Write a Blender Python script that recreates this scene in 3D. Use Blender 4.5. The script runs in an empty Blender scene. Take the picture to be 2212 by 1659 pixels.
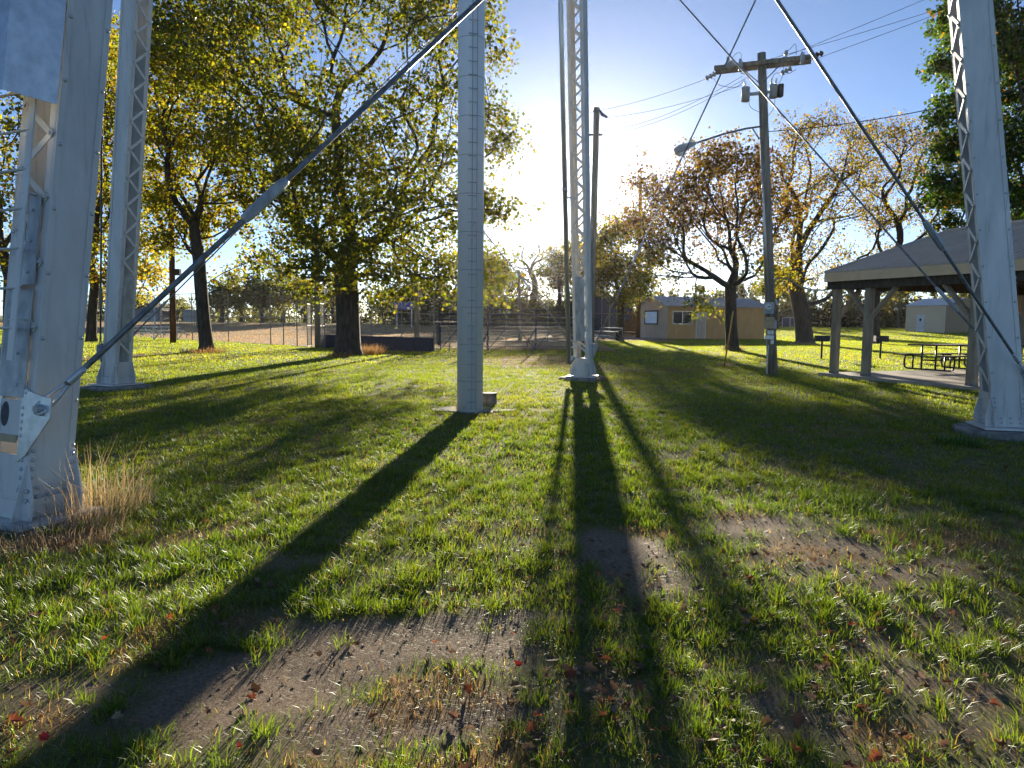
import bpy, math, random
import numpy as np
from mathutils import Vector, Matrix, Quaternion

R = math.radians
random.seed(7)
RNG = np.random.default_rng(11)
sc = bpy.context.scene
col = sc.collection

# ------------------------------------------------------------------ camera
CAM_H = 1.65
FPX, CX, CY = 1534.0, 1106.0, 829.5            # focal length and centre, in photo units 2212 wide
PITCH, ROLL = math.atan(137.5 / FPX), R(0.55)
FWD = Vector((0, math.cos(PITCH), -math.sin(PITCH)))
UP0 = Vector((0, math.sin(PITCH), math.cos(PITCH)))
RT0 = Vector((1, 0, 0))
RT = RT0 * math.cos(ROLL) + UP0 * math.sin(ROLL)
UP = UP0 * math.cos(ROLL) - RT0 * math.sin(ROLL)
CAM = Vector((0, 0, CAM_H))
cam_d = bpy.data.cameras.new("camera")
cam_d.sensor_width = 36.0
cam_d.lens = 36.0 * FPX / 2212.0
cam_d.clip_end = 3000
cam_d.clip_start = 0.05
cam = bpy.data.objects.new("camera", cam_d)
col.objects.link(cam)
cam.matrix_world = Matrix.Translation(CAM) @ Matrix((
    (RT.x, UP.x, -FWD.x), (RT.y, UP.y, -FWD.y), (RT.z, UP.z, -FWD.z))).to_4x4()
sc.camera = cam


def ray(px, py):
    return FWD + RT * ((px - CX) / FPX) - UP * ((py - CY) / FPX)


def gp(px, py, z=0.0):                          # ground point under a photo position
    d = ray(px, py)
    return CAM + d * ((z - CAM_H) / d.z)


def at(px, py, Y):                              # point at distance Y under a photo position
    d = ray(px, py)
    return CAM + d * (Y / d.y)


# ------------------------------------------------------------------ light
sun_dir = ray(1240, 408).normalized()
SUN_EL = math.asin(sun_dir.z)
SUN_AZ = math.atan2(sun_dir.x, sun_dir.y)
world = bpy.data.worlds.new("World")
sc.world = world
world.use_nodes = True
wn = world.node_tree
bg = wn.nodes["Background"]
sky = wn.nodes.new("ShaderNodeTexSky")
sky.sky_type = 'NISHITA'
sky.sun_disc = False
sky.sun_elevation = SUN_EL
sky.sun_rotation = SUN_AZ
sky.altitude = 0
sky.air_density = 0.5
sky.dust_density = 0.09
sky.ozone_density = 2.2
bg.inputs['Strength'].default_value = 0.067
wn.links.new(sky.outputs[0], bg.inputs[0])
sun_d = bpy.data.lights.new("sun", 'SUN')
sun_d.energy = 5.0
sun_d.angle = R(0.7)
sun_d.color = (1.0, 0.89, 0.70)
sun = bpy.data.objects.new("sun", sun_d)
col.objects.link(sun)
sun.rotation_euler = (-sun_dir).to_track_quat('-Z', 'Y').to_euler()
sun.location = (0, 0, 60)
sc.view_settings.view_transform = 'Standard'
sc.view_settings.look = 'None'
sc.view_settings.gamma = 1.0
sc.view_settings.use_curve_mapping = False
sc.view_settings.exposure = 1.55
sc.render.engine = 'CYCLES'
sc.cycles.use_denoising = True
sc.cycles.max_bounces = 6
sc.cycles.diffuse_bounces = 3
sc.cycles.glossy_bounces = 3
sc.cycles.transmission_bounces = 4
sc.cycles.sample_clamp_indirect = 6.0

# ------------------------------------------------------------------ helpers
ORG = {}


def tag(o, label=None, cat=None, group=None, kind=None):
    if label: o['label'] = label
    if cat: o['category'] = cat
    if group: o['group'] = group
    if kind: o['kind'] = kind
    return o


def thing(name, label, cat, loc=(0, 0, 0), group=None, rz=0.0):
    o = bpy.data.objects.new(name, None)
    o.empty_display_size = 0.3
    col.objects.link(o)
    o.location = loc
    o.rotation_euler = (0, 0, rz)
    ORG[o.name] = Vector(loc) if rz == 0.0 else Vector((0, 0, 0))
    return tag(o, label, cat, group)


class MB:
    def __init__(self):
        self.v, self.f = [], []

    def hexa(self, c):                          # eight corners: bottom ring of four, top ring of four
        n = len(self.v)
        self.v += [tuple(p) for p in c]
        for q in ((3, 2, 1, 0), (4, 5, 6, 7), (0, 1, 5, 4), (1, 2, 6, 5), (2, 3, 7, 6), (3, 0, 4, 7)):
            self.f.append(tuple(n + i for i in q))
        return self

    def box(self, lo, hi):
        x0, y0, z0 = lo; x1, y1, z1 = hi
        return self.hexa([(x0, y0, z0), (x1, y0, z0), (x1, y1, z0), (x0, y1, z0),
                          (x0, y0, z1), (x1, y0, z1), (x1, y1, z1), (x0, y1, z1)])

    def beam(self, p, q, w, h, up=(0, 0, 1)):   # bar from p to q; w sideways, h along up
        p, q = Vector(p), Vector(q)
        d = (q - p).normalized()
        s = d.cross(Vector(up))
        if s.length < 1e-5: s = d.cross(Vector((1, 0, 0)))
        s.normalize()
        u = s.cross(d)
        s *= w / 2; u = u * (h / 2)
        return self.hexa([p - s - u, p + s - u, q + s - u, q - s - u, p - s + u, p + s + u, q + s + u, q - s + u])

    def tube(self, pts, rad, n=8, cap=True):
        pts = [Vector(p) for p in pts]
        if not hasattr(rad, '__len__'): rad = [rad] * len(pts)
        b = len(self.v)
        ref = None
        for i, p in enumerate(pts):
            if i == 0: d = pts[1] - p
            elif i == len(pts) - 1: d = p - pts[i - 1]
            else: d = pts[i + 1] - pts[i - 1]
            d.normalize()
            if ref is None:
                ref = d.orthogonal().normalized()
            ref = (ref - d * ref.dot(d))
            if ref.length < 1e-6: ref = d.orthogonal()
            ref.normalize()
            o = d.cross(ref)
            for k in range(n):
                a = 2 * math.pi * k / n
                self.v.append(tuple(p + (ref * math.cos(a) + o * math.sin(a)) * rad[i]))
        for i in range(len(pts) - 1):
            for k in range(n):
                k2 = (k + 1) % n
                self.f.append((b + i * n + k, b + i * n + k2, b + (i + 1) * n + k2, b + (i + 1) * n + k))
        if cap and n > 2:
            self.f.append(tuple(b + k for k in reversed(range(n))))
            m = b + (len(pts) - 1) * n
            self.f.append(tuple(m + k for k in range(n)))
        return self

    def prism(self, pts, off):                  # planar polygon swept by the vector off
        n, b = len(pts), len(self.v)
        off = Vector(off)
        self.v += [tuple(p) for p in pts] + [tuple(Vector(p) + off) for p in pts]
        self.f.append(tuple(b + i for i in reversed(range(n))))
        self.f.append(tuple(b + n + i for i in range(n)))
        for i in range(n):
            j = (i + 1) % n
            self.f.append((b + i, b + j, b + n + j, b + n + i))
        return self

    def build(self, name, mat, parent=None, smooth=False, bevel=0.0):
        o_ = ORG.get(parent.name, Vector((0, 0, 0))) if parent else Vector((0, 0, 0))
        me = bpy.data.meshes.new(name)
        me.from_pydata([(v[0] - o_.x, v[1] - o_.y, v[2] - o_.z) for v in self.v], [], self.f)
        me.update()
        if smooth:
            for p in me.polygons: p.use_smooth = len(p.vertices) < 5
        me.materials.append(mat)
        ob = bpy.data.objects.new(name, me)
        col.objects.link(ob)
        if parent: ob.parent = parent
        ORG[ob.name] = o_.copy()
        if bevel > 0:
            m = ob.modifiers.new("edge", 'BEVEL')
            m.width = bevel; m.segments = 2; m.limit_method = 'ANGLE'; m.angle_limit = R(40)
        return ob


def copy_tree(o, parent=None):
    c = o.copy()
    col.objects.link(c)
    if parent: c.parent = parent
    for ch in list(o.children): copy_tree(ch, c)
    return c


def fast_mesh(name, verts, tris, mat, tint=None, parent=None, smooth=False):
    verts = np.ascontiguousarray(verts, dtype=np.float32)
    if parent is not None:
        o_ = ORG.get(parent.name, Vector((0, 0, 0)))
        verts = verts - np.array((o_.x, o_.y, o_.z), dtype=np.float32)
    tris = np.ascontiguousarray(tris, dtype=np.int32)
    k = tris.shape[1]
    me = bpy.data.meshes.new(name)
    me.vertices.add(len(verts)); me.vertices.foreach_set('co', verts.ravel())
    me.loops.add(tris.size); me.loops.foreach_set('vertex_index', tris.ravel())
    me.polygons.add(len(tris))
    me.polygons.foreach_set('loop_start', np.arange(0, tris.size, k, dtype=np.int32))
    if smooth: me.polygons.foreach_set('use_smooth', np.ones(len(tris), dtype=bool))
    if tint is not None:
        a = me.color_attributes.new('tint', 'FLOAT_COLOR', 'POINT')
        c = np.ones((len(verts), 4), dtype=np.float32); c[:, :3] = tint
        a.data.foreach_set('color', c.ravel())
    me.update(calc_edges=True)
    me.validate()
    me.materials.append(mat)
    ob = bpy.data.objects.new(name, me)
    col.objects.link(ob)
    if parent is not None:
        ob.parent = parent
        ORG[ob.name] = ORG.get(parent.name, Vector((0, 0, 0))).copy()
    return ob


def vnoise(x, y, seed=0):                       # smooth value noise in 0..1
    x = np.asarray(x, dtype=np.float64); y = np.asarray(y, dtype=np.float64)
    xi = np.floor(x).astype(np.int64); yi = np.floor(y).astype(np.int64)
    fx = x - xi; fy = y - yi
    fx = fx * fx * (3 - 2 * fx); fy = fy * fy * (3 - 2 * fy)

    def h(a, b):
        n = (a * 374761393 + b * 668265263 + seed * 982451653) & 0x7fffffff
        n = ((n ^ (n >> 13)) * 1274126177) & 0x7fffffff
        n = (n ^ (n >> 16)) & 0xffff
        return n / 65535.0
    return (h(xi, yi) * (1 - fx) * (1 - fy) + h(xi + 1, yi) * fx * (1 - fy) + h(xi, yi + 1) * (1 - fx) * fy + h(xi + 1, yi + 1) * fx * fy)


def fnoise(x, y, seed=0, oct=3):
    s = 0; a = 0.5; t = 0
    for i in range(oct):
        s = s + a * vnoise(x * 2 ** i, y * 2 ** i, seed + i * 17); t += a; a *= 0.5
    return s / t


def sstep(a, b, x):
    t = np.clip((x - a) / (b - a), 0, 1)
    return t * t * (3 - 2 * t)


# ------------------------------------------------------------------ materials
def new_mat(name):
    m = bpy.data.materials.new(name)
    m.use_nodes = True
    nt = m.node_tree
    return m, nt, nt.nodes["Principled BSDF"]


def noise_node(nt, scale, detail=4, rough=0.55, coord='Object', stretch=None):
    tc = nt.nodes.new("ShaderNodeTexCoord")
    n = nt.nodes.new("ShaderNodeTexNoise")
    n.inputs['Scale'].default_value = scale
    n.inputs['Detail'].default_value = detail
    n.inputs['Roughness'].default_value = rough
    if stretch:
        mp = nt.nodes.new("ShaderNodeMapping")
        mp.inputs['Scale'].default_value = stretch
        nt.links.new(tc.outputs[coord], mp.inputs[0])
        nt.links.new(mp.outputs[0], n.inputs['Vector'])
    else:
        nt.links.new(tc.outputs[coord], n.inputs['Vector'])
    return n


def ramp_node(nt, src, stops):
    r = nt.nodes.new("ShaderNodeValToRGB")
    while len(r.color_ramp.elements) < len(stops): r.color_ramp.elements.new(0.5)
    for e, (p, c) in zip(r.color_ramp.elements, stops):
        e.position = p; e.color = (*c, 1)
    nt.links.new(src, r.inputs[0])
    return r


def simple(name, c1, c2, rough=0.6, metal=0.0, scale=6, stretch=None, bump=0.0, bscale=40, spec=0.5, mid=(0.35, 0.68), detail=5):
    m, nt, b = new_mat(name)
    n = noise_node(nt, scale, detail, 0.6, stretch=stretch)
    r = ramp_node(nt, n.outputs[0], [(mid[0], c1), (mid[1], c2)])
    nt.links.new(r.outputs[0], b.inputs['Base Color'])
    b.inputs['Roughness'].default_value = rough
    b.inputs['Metallic'].default_value = metal
    b.inputs['Specular IOR Level'].default_value = spec
    if bump:
        n2 = noise_node(nt, bscale, 4, 0.6, stretch=stretch)
        bp = nt.nodes.new("ShaderNodeBump")
        bp.inputs['Strength'].default_value = bump
        bp.inputs['Distance'].default_value = 0.02
        nt.links.new(n2.outputs[0], bp.inputs['Height'])
        nt.links.new(bp.outputs[0], b.inputs['Normal'])
    return m


def foliage_mat(name, trans=0.55, gloss=0.12, grough=0.35, tmul=(1.5, 1.45, 0.7)):
    m = bpy.data.materials.new(name)
    m.use_nodes = True
    nt = m.node_tree
    nt.nodes.clear()
    out = nt.nodes.new("ShaderNodeOutputMaterial")
    at_ = nt.nodes.new("ShaderNodeVertexColor"); at_.layer_name = 'tint'
    df = nt.nodes.new("ShaderNodeBsdfDiffuse")
    tr = nt.nodes.new("ShaderNodeBsdfTranslucent")
    gl = nt.nodes.new("ShaderNodeBsdfGlossy"); gl.inputs['Roughness'].default_value = grough
    gl.inputs['Color'].default_value = (0.9, 0.95, 0.9, 1)
    mu = nt.nodes.new("ShaderNodeMix"); mu.data_type = 'RGBA'; mu.blend_type = 'MULTIPLY'
    mu.inputs['Factor'].default_value = 1.0
    nt.links.new(at_.outputs['Color'], mu.inputs[6])
    mu.inputs[7].default_value = (*tmul, 1)
    m1 = nt.nodes.new("ShaderNodeMixShader"); m1.inputs[0].default_value = trans
    m2 = nt.nodes.new("ShaderNodeMixShader")
    fr = nt.nodes.new("ShaderNodeFresnel"); fr.inputs['IOR'].default_value = 1.4
    mm = nt.nodes.new("ShaderNodeMath"); mm.operation = 'MULTIPLY'; mm.inputs[1].default_value = gloss * 8
    mm.use_clamp = True
    nt.links.new(fr.outputs[0], mm.inputs[0])
    nt.links.new(mm.outputs[0], m2.inputs[0])
    nt.links.new(at_.outputs['Color'], df.inputs['Color'])
    nt.links.new(mu.outputs[2], tr.inputs['Color'])
    nt.links.new(df.outputs[0], m1.inputs[1]); nt.links.new(tr.outputs[0], m1.inputs[2])
    nt.links.new(m1.outputs[0], m2.inputs[1]); nt.links.new(gl.outputs[0], m2.inputs[2])
    nt.links.new(m2.outputs[0], out.inputs['Surface'])
    return m


M = {}
M['tower'] = simple('tower_silver_paint', (0.55, 0.53, 0.50), (0.70, 0.68, 0.645), 0.5, 0.12, 3.0, (1, 1, 0.35), 0.12, 60)
def weather(m, amount, rust=(.16, .07, .03)):
    nt = m.node_tree; b = nt.nodes["Principled BSDF"]
    src = b.inputs['Base Color'].links[0].from_socket
    n = noise_node(nt, 7, 6, .7, stretch=(1.6, 1.6, .12)); n2 = noise_node(nt, 26, 5, .75)
    r = ramp_node(nt, n.outputs[0], [(.56, (0, 0, 0)), (.74, (amount, amount, amount))])
    r2 = ramp_node(nt, n2.outputs[0], [(.66, (0, 0, 0)), (.74, (.75, .75, .75))])
    mx = nt.nodes.new("ShaderNodeMix"); mx.data_type = 'RGBA'
    nt.links.new(r.outputs[0], mx.inputs['Factor']); nt.links.new(src, mx.inputs[6]); mx.inputs[7].default_value = (.17, .155, .135, 1)
    mx2 = nt.nodes.new("ShaderNodeMix"); mx2.data_type = 'RGBA'
    nt.links.new(r2.outputs[0], mx2.inputs['Factor']); nt.links.new(mx.outputs[2], mx2.inputs[6]); mx2.inputs[7].default_value = (*rust, 1)
    nt.links.new(mx2.outputs[2], b.inputs['Base Color'])


weather(M['tower'], .5, (.30, .24, .19))
M['tower_lace'] = simple('lacing_paint', (0.52, 0.50, 0.455), (0.66, 0.64, 0.59), 0.45, 0.3, 5.0, None, 0.15, 60)
M['rivet'] = simple('rivet_paint', (0.40, 0.41, 0.42), (0.56, 0.57, 0.58), 0.35, 0.4, 20)
M['rod'] = simple('rod_steel', (0.10, 0.105, 0.11), (0.24, 0.245, 0.25), 0.42, 0.4, 14, (1, 1, 1), 0.15, 90)
M['galv'] = simple('galvanised_sheet', (0.50, 0.52, 0.54), (0.68, 0.70, 0.72), 0.34, 0.75, 9, None, 0.06, 30)
M['coverplate'] = simple('weathered_zinc', (0.28, 0.29, 0.30), (0.52, 0.54, 0.55), 0.5, 0.45, 7, (1, 1, 0.6), 0.1, 40)
M['riser'] = simple('riser_paint', (0.72, 0.74, 0.76), (0.79, 0.81, 0.82), 0.5, 0.1, 1.6, (1, 1, 0.3), 0.03, 30)
M['seam'] = simple('riser_seam', (0.16, 0.17, 0.17), (0.30, 0.31, 0.31), 0.7, 0.1, 10)
M['ladder'] = simple('ladder_paint', (0.28, 0.30, 0.31), (0.42, 0.44, 0.45), 0.5, 0.3, 10)
M['pipe'] = simple('aluminium_pipe', (0.42, 0.42, 0.41), (0.58, 0.57, 0.55), 0.35, 0.7, 6, (1, 1, 0.2))
M['concrete'] = simple('concrete', (0.22, 0.21, 0.19), (0.38, 0.36, 0.33), 0.9, 0, 5, None, 0.5, 30)
M['stub'] = simple('stub_concrete', (0.10, 0.085, 0.065), (0.24, 0.20, 0.155), 0.85, 0, 7, None, 0.3, 30)
M['footing'] = simple('old_concrete', (0.13, 0.12, 0.105), (0.30, 0.285, 0.26), 0.9, 0, 6, None, 0.6, 30)
M['slab'] = simple('slab_concrete', (0.30, 0.26, 0.21), (0.42, 0.37, 0.31), 0.75, 0, 2.5, None, 0.2, 40)
M['bark'] = simple('bark', (0.035, 0.027, 0.02), (0.11, 0.085, 0.06), 0.95, 0, 9, (1, 1, 0.22), 1.0, 16)
M['wood_grey'] = simple('weathered_timber', (0.22, 0.18, 0.12), (0.40, 0.33, 0.24), 0.85, 0, 12, (1, 1, 0.12), 0.5, 25)
M['pole'] = simple('pole_timber', (0.15, 0.125, 0.09), (0.34, 0.29, 0.22), 0.85, 0, 10, (1, 1, 0.1), 0.7, 30)
M['pole_brown'] = simple('creosote_pole', (0.09, 0.035, 0.012), (0.26, 0.11, 0.04), 0.85, 0, 6, (1, 1, 0.1), 0.5, 30)
M['dark_wood'] = simple('dark_timber', (0.05, 0.038, 0.028), (0.12, 0.09, 0.065), 0.85, 0, 10, (1, 1, 0.3), 0.4, 30)
M['insulator'] = simple('porcelain', (0.34, 0.35, 0.36), (0.46, 0.47, 0.48), 0.3, 0, 5)
M['tin_grey'] = simple('transformer_paint', (0.30, 0.32, 0.33), (0.42, 0.44, 0.45), 0.45, 0.1, 4)
M['black'] = simple('black_steel', (0.012, 0.012, 0.014), (0.03, 0.03, 0.034), 0.4, 0.2, 8)
M['navy'] = simple('navy_paint', (0.012, 0.016, 0.04), (0.025, 0.03, 0.07), 0.45, 0.2, 8)
M['wire'] = simple('cable', (0.03, 0.03, 0.035), (0.07, 0.07, 0.08), 0.6, 0.2, 8)
M['fence'] = simple('fence_galvanised', (0.20, 0.18, 0.155), (0.34, 0.31, 0.275), 0.65, 0.15, 5)
M['rust'] = simple('rusty_pipe', (0.10, 0.05, 0.03), (0.22, 0.14, 0.09), 0.7, 0.3, 6)
M['alu'] = simple('aluminium_plank', (0.55, 0.55, 0.54), (0.72, 0.72, 0.70), 0.35, 0.6, 5, (1, 1, 1))
M['plank'] = simple('worn_plank', (0.12, 0.12, 0.13), (0.26, 0.25, 0.25), 0.65, 0.0, 6, spec=0.2)
M['white'] = simple('white_paint', (0.76, 0.76, 0.75), (0.84, 0.84, 0.83), 0.5, 0, 3)
M['tan_wall'] = simple('tan_siding', (0.62, 0.36, 0.145), (0.70, 0.42, 0.18), 0.8, 0, 2.2, (1, 1, 0.4), 0.15, 20)
M['grey_wall'] = simple('grey_siding', (0.56, 0.45, 0.32), (0.66, 0.54, 0.40), 0.8, 0, 3, (1, 1, 0.4))
M['roof_metal'] = simple('roof_steel', (0.40, 0.39, 0.39), (0.50, 0.49, 0.49), 0.5, 0.2, 1.5)
M['roof_tan'] = simple('pavilion_roof_steel', (0.52, 0.40, 0.30), (0.61, 0.48, 0.37), 0.75, 0.0, 1.5, spec=0.2)
M['fascia'] = simple('fascia_paint', (0.70, 0.50, 0.29), (0.78, 0.58, 0.36), 0.6, 0, 4)
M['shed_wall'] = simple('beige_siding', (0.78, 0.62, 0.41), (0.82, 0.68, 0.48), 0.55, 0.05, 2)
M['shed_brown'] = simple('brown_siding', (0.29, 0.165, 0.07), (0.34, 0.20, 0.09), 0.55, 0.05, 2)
M['shed_roof'] = simple('pale_roof', (0.55, 0.54, 0.53), (0.68, 0.67, 0.66), 0.5, 0.1, 2)
M['glass'] = simple('dark_glass', (0.012, 0.013, 0.015), (0.02, 0.021, 0.024), 0.15, 0, 2, spec=0.25)
M['farwall'] = simple('far_shed_wall', (0.16, 0.17, 0.18), (0.22, 0.23, 0.24), 0.8, 0, 2)
M['fardoor'] = simple('far_shed_door', (0.36, 0.37, 0.38), (0.44, 0.45, 0.46), 0.8, 0, 2)
M['guard'] = simple('yellow_guard', (0.50, 0.28, 0.05), (0.62, 0.38, 0.08), 0.5, 0, 8)
M['screen'] = simple('windscreen_fabric', (0.05, 0.055, 0.07), (0.09, 0.095, 0.115), 0.9, 0, 4)
M['blue_sign'] = simple('blue_board', (0.02, 0.06, 0.35), (0.04, 0.10, 0.45), 0.5, 0, 3)
M['tape'] = simple('tan_patch', (0.36, 0.27, 0.15), (0.50, 0.39, 0.24), 0.7, 0, 8)
M['plaque'] = simple('dark_plaque', (0.03, 0.035, 0.04), (0.07, 0.075, 0.08), 0.6, 0.2, 20)
M['lamp_glass'] = simple('lamp_lens', (0.65, 0.63, 0.58), (0.75, 0.73, 0.68), 0.2, 0, 5)
M['red'] = simple('red_ribbon', (0.45, 0.02, 0.02), (0.55, 0.04, 0.03), 0.6, 0, 5)
M['leaf'] = foliage_mat('leaf', 0.58, 0.012, 0.5, (1.95, 1.85, 0.62))
M['grass'] = foliage_mat('grass_blade', 0.62, 0.012, 0.48, (2.4, 2.3, 0.6))
M['litter'] = foliage_mat('dead_leaf', 0.42, 0.010, 0.5, (1.5, 1.25, 0.9))
M['fallen'] = foliage_mat('fallen_leaf', 0.25, 0.014, 0.5, (1.3, 1.1, 0.9))

# ------------------------------------------------------------------ the ground
FIELD_FENCE = [gp(416, 735), gp(499, 741), gp(585, 744.5), gp(636, 747), gp(673, 750)]


def far_rise(x, y):
    return 0.9 * sstep(70, 115, y - 0.02 * np.abs(x))


def height(x, y):
    x = np.asarray(x, float); y = np.asarray(y, float)
    near = 1 - sstep(14, 30, np.hypot(x, y))
    u = (fnoise(x * 0.9, y * 0.9, 3, 3) - 0.5) * 0.07 + (fnoise(x * 5, y * 5, 9, 2) - 0.5) * 0.018
    return u * (0.25 + 0.75 * near) + far_rise(x, y)


def blob_field(x, y, blobs, seed):
    m = np.zeros_like(np.asarray(x, float))
    wx = x + (fnoise(x * 2.2, y * 2.2, seed, 3) - 0.5) * 0.5
    wy = y + (fnoise(x * 2.2 + 50, y * 2.2, seed + 5, 3) - 0.5) * 0.5
    for px, py, rx, ry, w in blobs:
        c = gp(px, py)
        ax = abs(gp(px + rx, py).x - c.x)
        ay = abs(gp(px, py - ry).y - gp(px, py + ry).y) / 2
        d = np.sqrt(((wx - c.x) / ax) ** 2 + ((wy - c.y) / ay) ** 2)
        m = np.maximum(m, w * (1 - sstep(0.55, 1.2, d)))
    return m


BARE = [(820, 1390, 330, 58, 1), (640, 1440, 230, 70, 1), (480, 1500, 190, 70, .95), (1010, 1345, 190, 26, .95), (1340, 1195, 120, 62, 1),
        (1420, 1260, 90, 40, .8), (1650, 1140, 150, 34, .95), (1760, 1195, 190, 42, .9), (1960, 1245, 210, 34, .75), (800, 1570, 260, 60, .9),
        (1010, 1560, 190, 62, .92), (330, 1580, 150, 60, .85), (1650, 1520, 110, 40, .7), (1560, 1420, 80, 26, .4), (2010, 1480, 150, 26, .65),
        (1880, 1400, 110, 22, .5), (120, 1480, 130, 36, .7), (100, 1560, 170, 70, .6), (110, 1175, 140, 26, .9), (560, 1360, 130, 40, .7), (1290, 1470, 90, 36, .4),
        (640, 1205, 60, 16, .7), (1750, 1590, 150, 50, .5), (2100, 1590, 120, 50, .5), (2050, 1330, 120, 26, .5), (1890, 1100, 90, 16, .5)]
DRYB = [(320, 1390, 80, 34, 1), (500, 1340, 90, 24, 1), (950, 1500, 100, 40, 1), (900, 1640, 330, 32, 1), (1385, 1145, 55, 16, 1), (1590, 1125, 60, 14, 1),
        (1680, 1195, 90, 20, 1), (1800, 1210, 70, 20, .9), (2030, 1165, 170, 22, .9), (1985, 1595, 90, 50, 1), (480, 1150, 70, 18, .9), (60, 1600, 130, 50, .9),
        (200, 1160, 150, 30, 1), (350, 1170, 80, 20, .8), (1160, 780, 130, 16, 1), (1250, 795, 150, 10, .7), (160, 780, 50, 26, 1), (1900, 1040, 140, 20, .6),
        (1430, 800, 120, 8, .6), (1880, 890, 150, 12, .5), (1800, 930, 160, 14, .6), (1060, 900, 100, 10, .5), (2150, 1130, 90, 16, .8), (570, 910, 60, 8, .6), (1040, 1150, 60, 14, .4), (1110, 1145, 60, 12, .5), (330, 885, 90, 8, .7)]


def masks(x, y):
    bare = blob_field(x, y, BARE, 31)
    dry = blob_field(x, y, DRYB, 57)
    n = fnoise(x * 1.3, y * 1.3, 71, 3)
    right = sstep(-0.1, 1.5, x - 0.12 * y) * (1 - sstep(8.5, 13, y)) * 0.36 + (1 - sstep(2.6, 4.4, y)) * 0.45
    thin = np.clip(right + (n - 0.5) * 1.3, 0, 1)
    return bare, dry, thin


def axis(a0, a1, fine0, fine1, step, grow=1.09):
    f = list(np.arange(fine0, fine1, step))
    s, v = step, fine1
    while v < a1: f.append(v); s *= grow; v += s
    f.append(a1)
    s, v = step * grow, fine0 - step
    lo = []
    while v > a0: lo.append(v); s *= grow; v -= s
    lo.append(a0)
    return np.array(lo[::-1] + f)


gx = axis(-900, 900, -6.0, 7.5, 0.085)
gy = axis(-300, 1500, 1.0, 12.0, 0.085)
GX, GY = np.meshgrid(gx, gy)
gX, gY = GX.ravel(), GY.ravel()
gverts = np.stack([gX, gY, height(gX, gY)], 1)
nx_, ny_ = len(gx), len(gy)
ii = (np.arange(ny_ - 1)[:, None] * nx_ + np.arange(nx_ - 1)[None, :]).ravel()
gq = np.stack([ii, ii + 1, ii + 1 + nx_, ii + nx_], 1)
b_, d_, t_ = masks(gX, gY)
gt = np.stack([np.clip(b_ + t_ * 0.35 * (1 - sstep(9, 22, gY)), 0, 1), d_, t_], 1)


def lawn_mat():
    m, nt, b = new_mat('lawn_soil')
    at_ = nt.nodes.new("ShaderNodeVertexColor"); at_.layer_name = 'tint'
    sep = nt.nodes.new("ShaderNodeSeparateColor")
    nt.links.new(at_.outputs['Color'], sep.inputs[0])
    n1 = noise_node(nt, 7, 6, 0.7)
    n2 = noise_node(nt, 45, 5, 0.7)
    grass = ramp_node(nt, n1.outputs[0], [(0.3, (0.06, 0.075, 0.018)), (0.7, (0.14, 0.145, 0.035))])
    soil = ramp_node(nt, n2.outputs[0], [(0.3, (0.12, 0.083, 0.054)), (0.5, (0.22, 0.158, 0.105)), (0.75, (0.36, 0.27, 0.185))])
    dry = ramp_node(nt, n2.outputs[0], [(0.3, (0.12, 0.075, 0.03)), (0.7, (0.27, 0.18, 0.085))])
    mx1 = nt.nodes.new("ShaderNodeMix"); mx1.data_type = 'RGBA'
    nt.links.new(sep.outputs[0], mx1.inputs['Factor']); nt.links.new(grass.outputs[0], mx1.inputs[6]); nt.links.new(soil.outputs[0], mx1.inputs[7])
    mx2 = nt.nodes.new("ShaderNodeMix"); mx2.data_type = 'RGBA'
    nt.links.new(sep.outputs[1], mx2.inputs['Factor']); nt.links.new(mx1.outputs[2], mx2.inputs[6]); nt.links.new(dry.outputs[0], mx2.inputs[7])
    nt.links.new(mx2.outputs[2], b.inputs['Base Color'])
    b.inputs['Roughness'].default_value = 0.95
    b.inputs['Specular IOR Level'].default_value = 0.15
    n3 = noise_node(nt, 95, 6, 0.8)
    bp = nt.nodes.new("ShaderNodeBump"); bp.inputs['Strength'].default_value = 0.8; bp.inputs['Distance'].default_value = 0.012
    nt.links.new(n3.outputs[0], bp.inputs['Height']); nt.links.new(bp.outputs[0], b.inputs['Normal'])
    return m


M['lawn'] = lawn_mat()
lawn = fast_mesh('ground', gverts, gq, M['lawn'], gt, smooth=True)
tag(lawn, kind='structure')


def sheet(name, poly, dz, mat, res=6.0):
    mb = MB()
    xs = [p[0] for p in poly]; ys = [p[1] for p in poly]
    mb.v = [(p[0], p[1], float(height(p[0], p[1])) + dz) for p in poly]
    mb.f = [tuple(range(len(poly)))]
    o = mb.build(name, mat)
    tag(o, kind='structure')
    return o


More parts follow.
